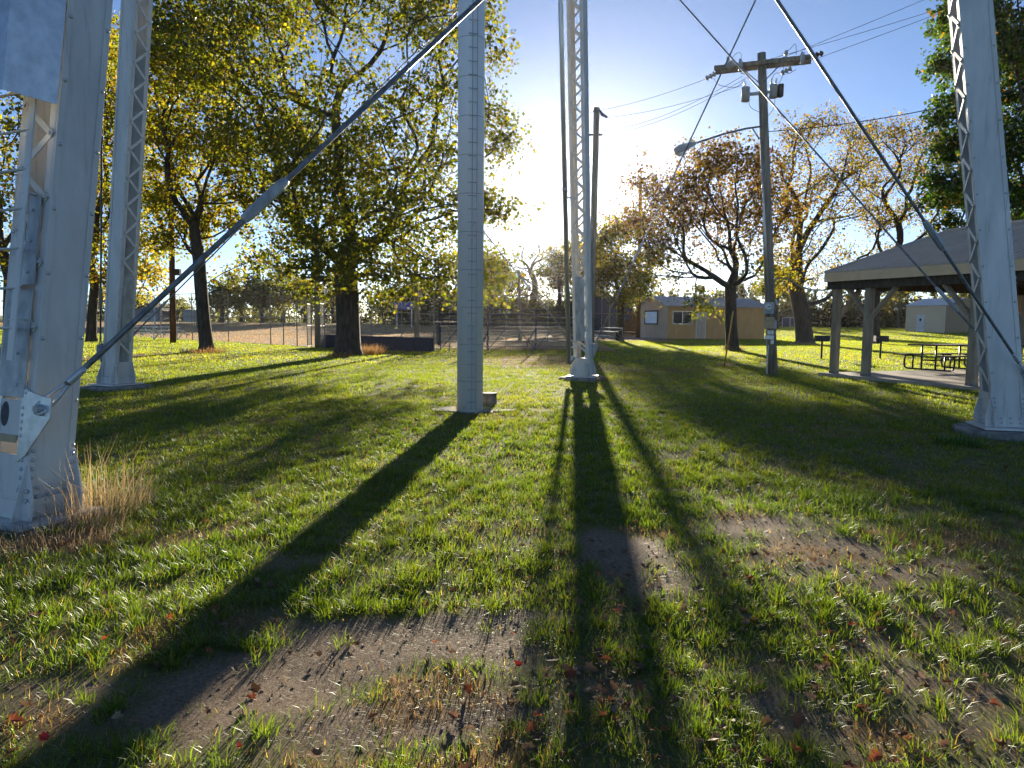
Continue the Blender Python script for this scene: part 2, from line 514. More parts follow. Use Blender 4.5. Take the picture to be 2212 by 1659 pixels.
def field_mat():
    m, nt, b = new_mat('dormant_grass')
    n1 = noise_node(nt, 0.5, 5, 0.7, stretch=(0.5, 1.3, 1))
    n2 = noise_node(nt, 9, 5, 0.75, stretch=(0.6, 1.4, 1))
    r1 = ramp_node(nt, n1.outputs[0], [(0.35, (0.28, 0.19, 0.095)), (0.55, (0.42, 0.30, 0.165)), (0.75, (0.21, 0.18, 0.06))])
    r2 = ramp_node(nt, n2.outputs[0], [(0.35, (0.45, 0.42, 0.40)), (0.65, (1.25, 1.2, 1.15))])
    mx = nt.nodes.new("ShaderNodeMix"); mx.data_type = 'RGBA'; mx.blend_type = 'MULTIPLY'; mx.inputs['Factor'].default_value = 1
    nt.links.new(r1.outputs[0], mx.inputs[6]); nt.links.new(r2.outputs[0], mx.inputs[7])
    nt.links.new(mx.outputs[2], b.inputs['Base Color'])
    b.inputs['Roughness'].default_value = 0.95
    bp = nt.nodes.new("ShaderNodeBump"); bp.inputs['Strength'].default_value = 0.8; bp.inputs['Distance'].default_value = 0.08
    nt.links.new(n2.outputs[0], bp.inputs['Height']); nt.links.new(bp.outputs[0], b.inputs['Normal'])
    return m


M['field'] = field_mat()
# the ball field: a grid so that it follows the far rise
A0, A1 = FIELD_FENCE[0], FIELD_FENCE[-1]
fd = (A0 - A1).normalized()


def field_front(x):
    # near boundary of the field: fence line on the left, backstop further right
    y = A1.y + (x - A1.x) * (fd.y / fd.x)
    return np.where(x < A1.x, y + 0.3, np.where(x < 6, A1.y + 0.3 + (x - A1.x) * -0.12, 60))


fx_ = np.linspace(-95, 14, 80)
fv, fq = [], []
for i, x in enumerate(fx_):
    y0 = max(float(field_front(np.array(x))), 38.2)
    for j in range(24):
        y = y0 + (108 - y0) * (j / 23)
        fv.append((x, y, float(height(x, y)) + 0.022))
for i in range(len(fx_) - 1):
    for j in range(23):
        a = i * 24 + j
        fq.append((a, a + 24, a + 25, a + 1))
ball_field = fast_mesh('ball_field', np.array(fv), np.array(fq), M['field'], smooth=True)
tag(ball_field, kind='structure')

# ------------------------------------------------------------------ rivets
def dome_mesh():
    mb = MB()
    n = 8
    for (r, z) in ((1.0, 0.0), (0.92, 0.38), (0.62, 0.72)):
        for k in range(n):
            a = 2 * math.pi * k / n
            mb.v.append((r * math.cos(a), r * math.sin(a), z))
    mb.v.append((0, 0, 0.86))
    for i in range(2):
        for k in range(n):
            mb.f.append((i * n + k, i * n + (k + 1) % n, (i + 1) * n + (k + 1) % n, (i + 1) * n + k))
    for k in range(n): mb.f.append((2 * n + k, 2 * n + (k + 1) % n, 3 * n))
    me = bpy.data.meshes.new('rivet')
    me.from_pydata(mb.v, [], mb.f); me.update()
    for p in me.polygons: p.use_smooth = True
    me.materials.append(M['rivet'])
    return me


DOME = dome_mesh()


def rivet(parent, pos, nrm, r=0.016, name='rivet'):
    o = bpy.data.objects.new(name, DOME)
    col.objects.link(o)
    o.parent = parent
    o.location = Vector(pos) - ORG[parent.name]
    o.rotation_euler = Vector(nrm).to_track_quat('Z', 'Y').to_euler()
    o.scale = (r, r, r)
    return o


# ------------------------------------------------------------------ the water tower
riser_c = gp(1015, 889)
riser_c.z = 0
tower = thing('water_tower', 'silver painted water tower on four laced steel legs with a pale central riser pipe', 'water tower', riser_c)
W2, D2 = 0.205, 0.215                           # half tangential and half radial size of a leg
SL = 0.135


def leg_frame(base):
    r = (Vector((riser_c.x, riser_c.y, 0)) - Vector((base.x, base.y, 0))).normalized()
    t = Vector((r.y, -r.x, 0))                  # to the right when looking inwards
    return r, t


def mk_leg(base, pitch, zvis, cover, s=SL, H=12.6, zb=0.12, foot=0.0, k=1.0, kt=None):
    kt = k if kt is None else kt
    r, t = leg_frame(base)
    base = Vector((base.x, base.y, 0))

    def p(rr, tt, z):
        return base + r * (rr * k + s * z) + t * (tt * kt) + Vector((0, 0, z))

    def plate(mb, r0, r1, t0, t1, z0, z1):
        mb.hexa([p(r0, t0, z0), p(r1, t0, z0), p(r1, t1, z0), p(r0, t1, z0), p(r0, t0, z1), p(r1, t0, z1), p(r1, t1, z1), p(r0, t1, z1)])
    mb = MB()
    for sg in (-1, 1):
        a, b = sorted((sg * W2, sg * (W2 - 0.012)))
        plate(mb, -D2, D2, a, b, zb, H)
        for e in (-1, 1):
            # flanges on the laced faces
            a, b = sorted((sg * (W2 - 0.0135), sg * (W2 - 0.085)))
            c, d = sorted((e * (D2 + 0.001), e * (D2 - 0.012)))
            plate(mb, c, d, a, b, zb, H)
    kk = k
    leg = mb.build('leg', M['tower'], tower, bevel=0.002)
    fl = MB()
    for sg in (-1, 1):
        for e in (-1, 1):
            a, b = sorted((sg * (W2 + 0.0005), sg * (W2 + 0.012)))
            c, d = sorted((e * (D2 + 0.002), e * (D2 - 0.058)))
            plate(fl, c, d, a, b, zb + 0.02, H)
    fl.build('edge_strip', M['tower'], leg, bevel=0.002)
    # lacing, zigzag bars on the two laced faces
    up = MB()
    tn = W2 - 0.045
    for e in (-1, 1):
        z = 0.78
        nb = 0
        while z < H - 0.3:
            sg = 1 if nb % 2 == 0 else -1
            off = e * (D2 + 0.007 + (0.0095 if nb % 2 else 0))
            q0, q1 = p(off, -sg * tn, z), p(off, sg * tn, z + pitch / 2)
            dd = (q1 - q0).normalized() * 0.03
            tgt = MB() if z < zvis else up
            tgt.beam(q0 - dd, q1 + dd, 0.052, 0.009, up=r * e)
            if z < zvis:
                tgt.build('lacing_bar', M['tower_lace'], leg)
                rivet(leg, p(e * (D2 + 0.02), sg * tn, z + pitch / 2), r * e, 0.017)
                if not (cover and e == cover[0] and cover[1] - .05 < z + pitch / 2 < cover[2] + .05):
                    pass
            z += pitch / 2
            nb += 1
        # rivets on the edge strips
    if up.v:
        tag(up.build('upper_lacing', M['tower_lace'], leg), kind='stuff')
    # foot: flared gussets on all four faces, side plates, base plate
    for e in (-1, 1):
        g = MB()
        o0 = e * (D2 + 0.003)
        w, wb = W2 + 0.012, W2 + 0.115
        g.prism([p(o0, -wb, zb), p(o0, wb, zb), p(o0, wb, zb + 0.16), p(o0, w, zb + 0.5), p(o0, -w, zb + 0.5), p(o0, -wb, zb + 0.16)], r * (e * 0.011))
        for sg in (-1, 1):
            for i in range(6):
                pass
        g.build('gusset_plate', M['tower'], leg)
        g = MB()
        o1 = e * (W2 + 0.0135)
        d, db = D2 + 0.001, D2 + 0.12
        g.prism([p(-db, o1, zb), p(-d - .03, o1, zb + 0.42), p(-d - .0, o1, zb + 0.5), p(-d + .06, o1, zb + 0.5), p(-d + .06, o1, zb)], t * (e * 0.011))
        g.prism([p(db, o1, zb), p(db, o1, zb + .12), p(d + .0, o1, zb + 0.5), p(d - .06, o1, zb + 0.5), p(d - .06, o1, zb)], t * (e * 0.011))
        g.prism([p(-d + .062, o1, zb), p(-d + .062, o1, zb + .15), p(d - .062, o1, zb + .15), p(d - .062, o1, zb)], t * (e * 0.012))
        g.build('gusset_plate', M['tower'], leg)
        g = MB()
        g.prism([p(e * (D2 + 0.015), -W2 - .113, zb), p(e * (D2 + 0.015), W2 + .113, zb), p(e * (D2 + 0.015), W2 + .113, zb + .15), p(e * (D2 + 0.015), -W2 - .113, zb + .15)], r * (e * 0.012))
        g.build('foot_plate', M['tower'], leg)
    mb = MB()
    plate(mb, -0.40, 0.40, -0.40, 0.40, zb - 0.035, zb - 0.004)
    mb.build('base_plate', M['tower'], leg)
    # concrete footing
    ft = MB()
    ring = []
    nn = 14
    for j in range(nn):
        a = 2 * math.pi * j / nn
        rad = 0.62 + 0.06 * random.uniform(-1, 1)
        ring.append(base + r * (rad * math.copysign(abs(math.cos(a)) ** 0.55, math.cos(a))) + t * (rad * math.copysign(abs(math.sin(a)) ** 0.55, math.sin(a))))
    b0 = len(ft.v)
    for q in ring: ft.v.append((q.x, q.y, -0.1))
    for q in ring: ft.v.append((q.x, q.y, foot + random.uniform(-.015, .01)))
    for q in ring: ft.v.append((base.x + (q.x - base.x) * .93, base.y + (q.y - base.y) * .93, foot + .03 + random.uniform(-.006, .004)))
    ft.v.append((base.x, base.y, foot + .034))
    for j in range(nn):
        k2 = (j + 1) % nn
        ft.f.append((j, k2, nn + k2, nn + j)); ft.f.append((nn + j, nn + k2, 2 * nn + k2, 2 * nn + j)); ft.f.append((2 * nn + j, 2 * nn + k2, 3 * nn))
    ft.build('footing', M['footing'], tower)
    if cover:
        e, z0, z1, tw0, tw1 = cover
        mb = MB()
        a, b = sorted((e * (D2 + 0.026), e * (D2 + 0.032)))
        plate(mb, a, b, tw0, tw1, z0, z1)
        cp = mb.build('cover_plate', M['coverplate'], leg, bevel=0.002)
        for zz in (z0 + .1, (z0 + z1) / 2 - .08, z1 - .1):
            rivet(leg, p(e * (D2 + 0.032), random.uniform(tw0 + .05, tw1 - .05), zz), r * e, 0.014, 'bolt')
    return leg, p, r, t


def foot_rivets(leg, p, r, t, faces, pitch, zstrip):
    for kind, e in faces:
        if kind == 'lace':
            for sg in (-1, 1):
                for i in range(5): rivet(leg, p(e * (D2 + 0.014), sg * (W2 - .04), 0.30 + i * 0.07), r * e, 0.0175)
                for (a, b) in ((.055, .20), (.055, .275), (-.04, .20), (-.04, .275)): rivet(leg, p(e * (D2 + 0.027), sg * (W2 + a), b), r * e, 0.0175)
        else:
            for s2 in (-1, 1):
                for i in range(5): rivet(leg, p(s2 * (D2 - .03), e * (W2 + 0.0245), 0.30 + i * 0.07), t * e, 0.0175)
                z = 0.95
                while z < zstrip:
                    rivet(leg, p(s2 * (D2 - .03), e * (W2 + 0.012), z), t * e, 0.0175)
                    z += pitch
            for (a, b) in ((-.12, .21), (0, .21), (.12, .21), (-.12, .28), (0, .28), (.12, .28)): rivet(leg, p(a, e * (W2 + 0.0255), b), t * e, 0.0175)


tR = lambda a: None
gA = gp(100, 1122); rA, tA = leg_frame(gA)
gB = gp(233, 840); rB, tB = leg_frame(gB)
gD = gp(2184, 944); rD, tD = leg_frame(gD)
gC = gp(1256, 811, 0.13); rC, tC = leg_frame(gC)
baseA = gA - tA * W2 * 1.12
baseB = gB - tB * W2
baseD = gD + tD * W2
baseC = gC - rC * D2
# tangents: t points to the right looking from outside to the riser
legA, pA, rA, tA = mk_leg(baseA, 0.52, 5.2, (-1, 1.0, 1.86, -0.16, 0.14), zb=0.045, foot=-0.03, k=0.86, kt=1.12)
legB, pB, rB, tB = mk_leg(baseB, 0.60, 9.6, (1, 1.08, 2.55, -0.13, 0.13), foot=0.045)
legC, pC, rC, tC = mk_leg(baseC, 0.62, 11.4, (1, 1.1, 2.85, -0.13, 0.13), foot=0.05)
legD, pD, rD, tD = mk_leg(baseD, 0.52, 6.6, None, zb=0.15, foot=0.07)
foot_rivets(legA, pA, rA, tA, (('lace', -1), ('web', 1)), 0.52, 5)
foot_rivets(legB, pB, rB, tB, (('lace', 1), ('web', 1)), 0.60, 8)
foot_rivets(legC, pC, rC, tC, (('lace', 1), ('web', -1)), 0.62, 10.5)
foot_rivets(legD, pD, rD, tD, (('lace', 1), ('web', -1)), 0.52, 6)

# tie rods: each panel between neighbouring legs is crossed by two rods
RODZ, RODTOP = 0.93, 12.2


def tie_rod(pa, ra, ta, sa, pb, sb, rad, tb=0.30):
    # from the foot of leg a (side sa) to the top of leg b (side sb)
    pin = .14 if rad > .023 else .05
    a = pa(-D2 - 0.03, sa * (W2 + pin), RODZ)
    b = pb(-D2 - 0.03, sb * (W2 + 0.02), RODTOP)
    d = (b - a).normalized()
    rod = MB().tube([a + d * 0.25, a + d * 0.42, b], [rad * 1.15, rad, rad], 10).build('tie_rod', M['rod'], tower, smooth=True)
    L = (b - a).length
    side = d.cross(ra).normalized()
    cl = MB()
    nrm = ra
    w_ = max(rad * 2.1, .042)
    for k in (-1, 1):
        q = side * k
        cl.tube([a - d * w_, a - d * w_ * .72 + q * w_ * .72, a + q * w_, a + d * .09 + q * w_ * .95, a + d * .18 + q * w_ * .62, a + d * .27 + q * rad * .35, a + d * .33], [rad * .62, rad * .66, rad * .68, rad * .66, rad * .66, rad * .72, rad * .5], 8)
    cl.tube([a + d * .24, a + d * .29, a + d * .40, a + d * .44], [rad * .8, rad * 1.3, rad * 1.25, rad], 10)
    cl.build('clevis', M['rivet'], rod, smooth=True)
    MB().tube([a - nrm * 0.05, a + nrm * 0.05], w_ * .62, 16).build('pin', M['rivet'], rod)
    c = a + d * (L * tb)
    MB().tube([c - d * .27, c - d * .25, c - d * .19, c + d * .19, c + d * .25, c + d * .27], [rad * 1.0, rad * 1.7, rad * 2.1, rad * 2.1, rad * 1.7, rad], 6).build('turnbuckle', M['coverplate'], rod)
    # connection plate standing on the outer face, reaching sideways
    g = MB()
    o0 = -D2 - 0.016
    q = [(W2 - .09, RODZ + .14), (W2 + pin + .01, RODZ + .09), (W2 + pin + .1, RODZ + .08), (W2 + pin + .1, RODZ - .07), (W2 + .0, RODZ - .38), (W2 - .09, RODZ - .44)]
    g.prism([pa(o0, sa * u, z) for u, z in q], ra * -0.012)
    g.build('connection_plate', M['galv'], tower)
    return rod


def side_to(pa_base, ta, pb_base):
    return 1 if (Vector((pb_base.x - pa_base.x, pb_base.y - pa_base.y, 0))).dot(ta) > 0 else -1


LEGS = {'A': (baseA, pA, rA, tA), 'B': (baseB, pB, rB, tB), 'C': (baseC, pC, rC, tC), 'D': (baseD, pD, rD, tD)}
for a, b, rad, tb in (('A', 'D', .0235, .155), ('D', 'A', .021, .17), ('D', 'C', .016, .10), ('C', 'D', .016, .22), ('B', 'C', .016, .08), ('C', 'B', .016, .16), ('B', 'A', .019, .10), ('A', 'B', .017, .15)):
    ba, pa, ra, ta = LEGS[a]; bb, pb, rb, tb_ = LEGS[b]
    tie_rod(pa, ra, ta, side_to(ba, ta, bb), pb, side_to(bb, tb_, ba), rad, tb)
    # (two rods for each of the four panels)

# riser pipe
RR = 0.232
rz_top = 12.6
mb = MB(); mb.tube([riser_c + Vector((0, 0, z)) for z in (-.1, rz_top)], RR, 40)
riser = mb.build('riser_pipe', M['riser'], tower, smooth=True)
z = 0.56
k = 0
while z < 9.5:
    sm = MB(); sm.tube([riser_c + Vector((0, 0, z - .004)), riser_c + Vector((0, 0, z + .004))], RR + 0.0015, 40, cap=False)
    sm.build('seam', M['seam'], riser, smooth=True)
    z += 0.655
vdir = Vector((0 - riser_c.x, 0 - riser_c.y, 0)).normalized()
ang0 = math.atan2(vdir.y, vdir.x) + R(14)
lad = MB()
fo = Vector((math.cos(ang0), math.sin(ang0), 0)); si = Vector((-math.sin(ang0), math.cos(ang0), 0))
for k in (-1, 1):
    lad.tube([riser_c + fo * (RR + .03) + si * (k * .042) + Vector((0, 0, .06)), riser_c + fo * (RR + .03) + si * (k * .042) + Vector((0, 0, 11))], 0.0075, 6)
ladder = lad.build('riser_ladder', M['ladder'], tower)
z = 0.2
while z < 9.0:
    MB().tube([riser_c + fo * (RR + .035) + si * -.115 + Vector((0, 0, z)), riser_c + fo * (RR + .035) + si * .05 + Vector((0, 0, z))], 0.008, 6).build('rung', M['ladder'], ladder)
    z += 0.224
mb = MB()
ring = []
for k in range(22):
    a = 2 * math.pi * k / 22
    ring.append((riser_c.x + 0.06 + math.cos(a) * (.68 + .2 * random.uniform(-1, 1)), riser_c.y + .22 + math.sin(a) * (.42 + .14 * random.uniform(-1, 1)), 0.045))
mb.prism([(x, y, -.1) for x, y, z in ring], (0, 0, .118))
mb.build('riser_footing', M['footing'], tower)

# ladder, ladder guard and small plates on the near leg
lg = MB()
for tt in (0.10, -0.36):
    q0, q1 = pA(-D2 - .15, tt, 1.3), pA(-D2 - .15, tt, 6.5)
    lg.beam(q0, q1, 0.012, 0.075, up=tA)
la = lg.build('leg_ladder', M['tower'], tower)
z = 1.55
while z < 6.4:
    MB().tube([pA(-D2 - .15, .09, z), pA(-D2 - .15, -.375, z)], 0.011, 8).build('rung', M['tower_lace'], la)
    z += 0.315
br = MB()
for z in (1.62, 2.62):
    br.beam(pA(-D2 - .16, .075, z), pA(-D2 - .01, .075, z), 0.05, 0.008, up=(0, 0, 1))
br.build('ladder_bracket', M['tower_lace'], la)
gdz = 3.34
box = MB()
r0, r1, t0, t1 = -D2 - .50, -D2 - .02, -.62, .215
th = .006
for (a, b, c, d) in ((r0, r0 + th, t0, t1), (r0 + th, r1, t1 - th, t1), (r0 + th, r1, t0, t0 + th)):
    box.hexa([pA(a, c, gdz), pA(b, c, gdz), pA(b, d, gdz), pA(a, d, gdz), pA(a, c, gdz + 2.4), pA(b, c, gdz + 2.4), pA(b, d, gdz + 2.4), pA(a, d, gdz + 2.4)])
gd = box.build('ladder_guard', M['galv'], tower)
hs = MB()
zz = gdz + 1.05
hs.hexa([pA(-D2 - .42, t1 + .0005, zz), pA(-D2 - .16, t1 + .0005, zz - .015), pA(-D2 - .16, t1 + .003, zz - .015), pA(-D2 - .42, t1 + .003, zz),
         pA(-D2 - .42, t1 + .0005, zz + .02), pA(-D2 - .16, t1 + .0005, zz + .005), pA(-D2 - .16, t1 + .003, zz + .005), pA(-D2 - .42, t1 + .003, zz + .02)])
hs.build('handle_slot', M['plaque'], gd)
ck = MB()
ck.box((-.04, -.03, -.05), (.04, .03, .05))
oq = pA(-D2 - .6, -.02, gdz + 1.0)
ck = MB(); ck.tube([oq - tA * .06, oq + tA * .06 + Vector((0, 0, .03))], .03, 8); ck.tube([oq + Vector((0, 0, .0)), oq + Vector((0, 0, .16))], .02, 8)
ck.build('hasp', M['plaque'], gd)
pl = MB()
n = 18
o0 = -D2 - 0.0145
pl.prism([pA(-D2 - 0.016, -.07 + .045 * math.cos(2 * math.pi * i / n), .86 + .10 * math.sin(2 * math.pi * i / n)) for i in range(n)], rA * -.008)
pl.build('oval_cap', M['plaque'], legA)
sk = MB()
sk.hexa([pA(-D2 - .022, -.2, .66), pA(-D2 - .02, -.2, .66), pA(-D2 - .02, .17, .66), pA(-D2 - .022, .17, .66), pA(-D2 - .022, -.2, .98), pA(-D2 - .02, -.2, .98), pA(-D2 - .02, .17, .98), pA(-D2 - .022, .17, .98)])
sk.build('skirt_plate', M['tower'], legA)
for i in range(5): rivet(legA, pA(-D2 - .022, .14, .70 + .055 * i), -rA, .0165)
tp = MB()
tp.hexa([pA(-D2 - .034, -.19, .64), pA(-D2 - .024, -.19, .64), pA(-D2 - .024, .10, .64), pA(-D2 - .034, .10, .64), pA(-D2 - .034, -.19, .70), pA(-D2 - .024, -.19, .70), pA(-D2 - .024, .10, .70), pA(-D2 - .034, .10, .70)])
tp.build('tan_patch', M['tape'], legA)
spl = MB()
spl.hexa([pA(-D2 - .04, .0, 1.9), pA(-D2 - .033, .0, 1.9), pA(-D2 - .033, .15, 1.9), pA(-D2 - .04, .15, 1.9), pA(-D2 - .04, .02, 2.66), pA(-D2 - .033, .02, 2.66), pA(-D2 - .033, .15, 2.6), pA(-D2 - .04, .15, 2.6)])
spl.build('splice_plate', M['coverplate'], legA)
for z in (2.0, 2.25, 2.5): rivet(legA, pA(-D2 - .04, .07, z), -rA, .014, 'bolt')
# overflow pipe beside the far leg
ob_ = at(1229, 786, baseC.y - 0.35)
ot_ = at(1211, -6, baseC.y - 1.45)
dd = (ot_ - ob_).normalized()
op = MB().tube([ob_, ot_, ot_ + dd * 1.5], .062, 14).build('overflow_pipe', M['pipe'], tower, smooth=True)
m_ = at(1220, 372, (ob_.y + ot_.y) / 2 - .02)
mid = ob_ + (ot_ - ob_) * .5
MB().tube([mid - dd * .06, mid + dd * .06], .072, 14).build('pipe_coupling', M['pipe'], op, smooth=True)
for f_ in (.48, .05):
    q = ob_ + (ot_ - ob_) * f_
    MB().tube([q, pC(D2 + .01, -W2 * .8 if (pC(0, -W2, 1) - q).length < (pC(0, W2, 1) - q).length else W2 * .8, q.z)], .018, 6).build('pipe_bracket', M['tower'], op)
MB().tube([ob_ + Vector((.0, 0, .0)), ob_ + Vector((.10, -.02, .16)), ob_ + Vector((.16, -.02, .2))], [.05, .07, .03], 8).build('pipe_elbow', M['pipe'], op, smooth=True)

# concrete stub beside the riser
sp = gp(1057, 876)
st = thing('concrete_stub', 'round concrete stub with a flat cap beside the pale riser pipe', 'concrete stub', (sp.x, sp.y, 0))
MB().tube([(sp.x, sp.y, -.1), (sp.x, sp.y, .225)], .145, 24).build('post', M['stub'], st, smooth=True)
MB().tube([(sp.x, sp.y, .225), (sp.x, sp.y, .238), (sp.x, sp.y, .25)], [.155, .158, .15], 24).build('cap', M['stub'], st, smooth=True)


# ------------------------------------------------------------------ concession building
ca = R(20)
d1 = Vector((math.cos(ca), math.sin(ca), 0)); d2 = Vector((-math.sin(ca), math.cos(ca), 0))
K0 = gp(1441.5, 732.5)
Kd = K0.length
K0 = Vector((K0.x, K0.y, 0))
sK = Kd / 58.6                                  # metres per nominal metre
LL, WW, HE, HR = 9.5 * sK, 4.9 * sK, 2.72 * sK, 3.45 * sK
con = thing('concession_stand', 'long tan concession stand with grey board end wall and blue grey metal roof', 'building', K0)


def kp(u, v, z): return K0 + d1 * u + d2 * v + Vector((0, 0, z))


mb = MB()
mb.hexa([kp(0, 0, -.1), kp(LL, 0, -.1), kp(LL, .12, -.1), kp(0, .12, -.1), kp(0, 0, HE), kp(LL, 0, HE), kp(LL, .12, HE), kp(0, .12, HE)])
mb.hexa([kp(LL - .12, .12, -.1), kp(LL, .12, -.1), kp(LL, WW, -.1), kp(LL - .12, WW, -.1), kp(LL - .12, .12, HE), kp(LL, .12, HE), kp(LL, WW, HE), kp(LL - .12, WW, HE)])
mb.hexa([kp(.12, WW - .12, -.1), kp(LL - .12, WW - .12, -.1), kp(LL - .12, WW, -.1), kp(.12, WW, -.1), kp(.12, WW - .12, HE), kp(LL - .12, WW - .12, HE), kp(LL - .12, WW, HE), kp(.12, WW, HE)])
mb.prism([kp(LL, 0, HE), kp(LL, WW, HE), kp(LL, WW / 2, HR)], d1 * -.1)
con_wall = mb.build('wall', M['tan_wall'], con)
gr = MB()
u = .3
while u < LL - .1:
    gr.hexa([kp(u, -.008, 0), kp(u + .02, -.008, 0), kp(u + .02, 0.004, 0), kp(u, 0.004, 0), kp(u, -.008, HE - .02), kp(u + .02, -.008, HE - .02), kp(u + .02, .004, HE - .02), kp(u, .004, HE - .02)])
    u += .31
tag(gr.build('siding_ribs', M['tan_wall'], con_wall), kind='stuff')
mb = MB()
mb.prism([kp(-.002, 0.002, -.1), kp(-.002, WW, -.1), kp(-.002, WW, HE), kp(-.002, WW / 2, HR), kp(-.002, 0.002, HE)], d1 * .1)
endw = mb.build('end_wall', M['grey_wall'], con)
v = .0
ribs = 0
while v < WW:
    zt = HE + (HR - HE) * (1 - abs(v - WW / 2) / (WW / 2)) - .03
    b = MB(); b.hexa([kp(-.03, v, 0), kp(-.002, v, 0), kp(-.002, v + .06, 0), kp(-.03, v + .06, 0), kp(-.03, v, zt), kp(-.002, v, zt), kp(-.002, v + .06, zt), kp(-.03, v + .06, zt)])
    b.build('batten', M['grey_wall'], endw)
    v += .30 * sK


def metal_roof(p00, p10, p11, p01, nrib, mat, parent, name='roof', th=.04, rh=.035):
    # p00-p10 along the eave, p01-p11 along the ridge; ribs run up the slope
    a, b, c, d = map(Vector, (p00, p10, p11, p01))
    nrm = (b - a).cross(d - a).normalized()
    mb = MB()
    mb.prism([a, b, c, d], nrm * -th)
    roof = mb.build(name, mat, parent)
    for i in range(nrib + 1):
        rb = MB()
        f = (i + .002) / (nrib + .004)
        q0, q1 = a + (b - a) * f, d + (c - d) * f
        e = (b - a).normalized() * .035
        e2 = e * .5
        q0 = q0 + nrm * .001; q1 = q1 + nrm * .001
        rb.hexa([q0 - e, q0 + e, q1 + e, q1 - e, q0 - e2 + nrm * rh, q0 + e2 + nrm * rh, q1 + e2 + nrm * rh, q1 - e2 + nrm * rh])
        rb.build('roof_rib', mat, roof)
    return roof


oh, ov = .42, .35
hz = HE - (HR - HE) * oh / (WW / 2)
metal_roof(kp(-ov, -oh, hz + .06), kp(LL + ov, -oh, hz + .06), kp(LL + ov, WW / 2, HR + .06), kp(-ov, WW / 2, HR + .06), 44, M['roof_metal'], con)
metal_roof(kp(LL + ov, WW + oh, hz + .06), kp(-ov, WW + oh, hz + .06), kp(-ov, WW / 2, HR + .06), kp(LL + ov, WW / 2, HR + .06), 44, M['roof_metal'], con)
mb = MB()
mb.beam(kp(-ov - .012, -oh, hz - .03), kp(-ov - .012, WW / 2, HR - .03), .02, .16)
mb.beam(kp(-ov - .012, WW + oh, hz - .03), kp(-ov - .012, WW / 2, HR - .03), .02, .16)
mb.build('barge_board', M['grey_wall'], con)


def win(u0, u1, z0, z1):
    fr = MB()
    f = .07
    for (a, b, c, d) in ((u0, u1, z0, z0 + f), (u0, u1, z1 - f, z1), (u0, u0 + f, z0 + f, z1 - f), (u1 - f, u1, z0 + f, z1 - f), ((u0 + u1) / 2 - f / 2, (u0 + u1) / 2 + f / 2, z0 + f, z1 - f)):
        fr.hexa([kp(a, -.05, c), kp(b, -.05, c), kp(b, -.012, c), kp(a, -.012, c), kp(a, -.05, d), kp(b, -.05, d), kp(b, -.012, d), kp(a, -.012, d)])
    w = fr.build('window', M['white'], con)
    for (a, b) in ((u0 + f, (u0 + u1) / 2 - f / 2), ((u0 + u1) / 2 + f / 2, u1 - f)):
        g = MB(); g.hexa([kp(a, -.03, z0 + f), kp(b, -.03, z0 + f), kp(b, -.013, z0 + f), kp(a, -.013, z0 + f), kp(a, -.03, z1 - f), kp(b, -.03, z1 - f), kp(b, -.013, z1 - f), kp(a, -.013, z1 - f)])
        g.build('pane', M['glass'], w)


win(.42 * sK, 2.28 * sK, 1.2 * sK, 2.25 * sK)
mb = MB(); a, b = 2.72 * sK, 3.52 * sK
mb.hexa([kp(a, -.05, .05), kp(b, -.05, .05), kp(b, -.012, .05), kp(a, -.012, .05), kp(a, -.05, 2.06 * sK), kp(b, -.05, 2.06 * sK), kp(b, -.012, 2.06 * sK), kp(a, -.012, 2.06 * sK)])
dr = mb.build('door', M['grey_wall'], con)
for (x0, x1) in ((.1, .36), (.44, .70)):
    for (z0, z1) in ((.25, .9), (1.0, 1.55), (1.62, 1.92)):
        pn = MB(); pn.hexa([kp(a + x0 * sK, -.062, z0 * sK), kp(a + x1 * sK, -.062, z0 * sK), kp(a + x1 * sK, -.051, z0 * sK), kp(a + x0 * sK, -.051, z0 * sK), kp(a + x0 * sK, -.062, z1 * sK), kp(a + x1 * sK, -.062, z1 * sK), kp(a + x1 * sK, -.051, z1 * sK), kp(a + x0 * sK, -.051, z1 * sK)])
        pn.build('panel', M['grey_wall'], dr)
MB().tube([kp(a + .06, -.05, 1.0), kp(a + .06, -.11, 1.0)], .03, 8).build('handle', M['rod'], dr)
fr = MB()
for (x0, x1, z0, z1) in ((a - .08, a - .005, 0, 2.15 * sK), (b + .005, b + .08, 0, 2.15 * sK), (a - .005, b + .005, 2.07 * sK, 2.15 * sK)):
    fr.hexa([kp(x0, -.04, z0), kp(x1, -.04, z0), kp(x1, -.009, z0), kp(x0, -.009, z0), kp(x0, -.04, z1), kp(x1, -.04, z1), kp(x1, -.009, z1), kp(x0, -.009, z1)])
fr.build('door_frame', M['white'], con)
# serving hatch with roller shutter in the end wall
v0, v1, z0, z1 = 1.55 * sK, 3.45 * sK, 1.25 * sK, 2.22 * sK
fr = MB()
for (p_, q_, r_, s_) in ((v0 - .12, v1 + .12, z0 - .12, z0), (v0 - .12, v1 + .12, z1, z1 + .12), (v0 - .12, v0, z0, z1), (v1, v1 + .12, z0, z1)):
    fr.hexa([kp(-.09, p_, r_), kp(-.031, p_, r_), kp(-.031, q_, r_), kp(-.09, q_, r_), kp(-.09, p_, s_), kp(-.031, p_, s_), kp(-.031, q_, s_), kp(-.09, q_, s_)])
hatch = fr.build('serving_hatch', M['dark_wood'], con)
n = 9
for i in range(n):
    c0, c1 = z0 + (z1 - z0) * i / n, z0 + (z1 - z0) * (i + .9) / n
    s = MB(); s.hexa([kp(-.065, v0, c0), kp(-.032, v0, c0), kp(-.032, v1, c0), kp(-.065, v1, c0), kp(-.045, v0, c1), kp(-.032, v0, c1), kp(-.032, v1, c1), kp(-.045, v1, c1)])
    s.build('slat', M['alu'], hatch)
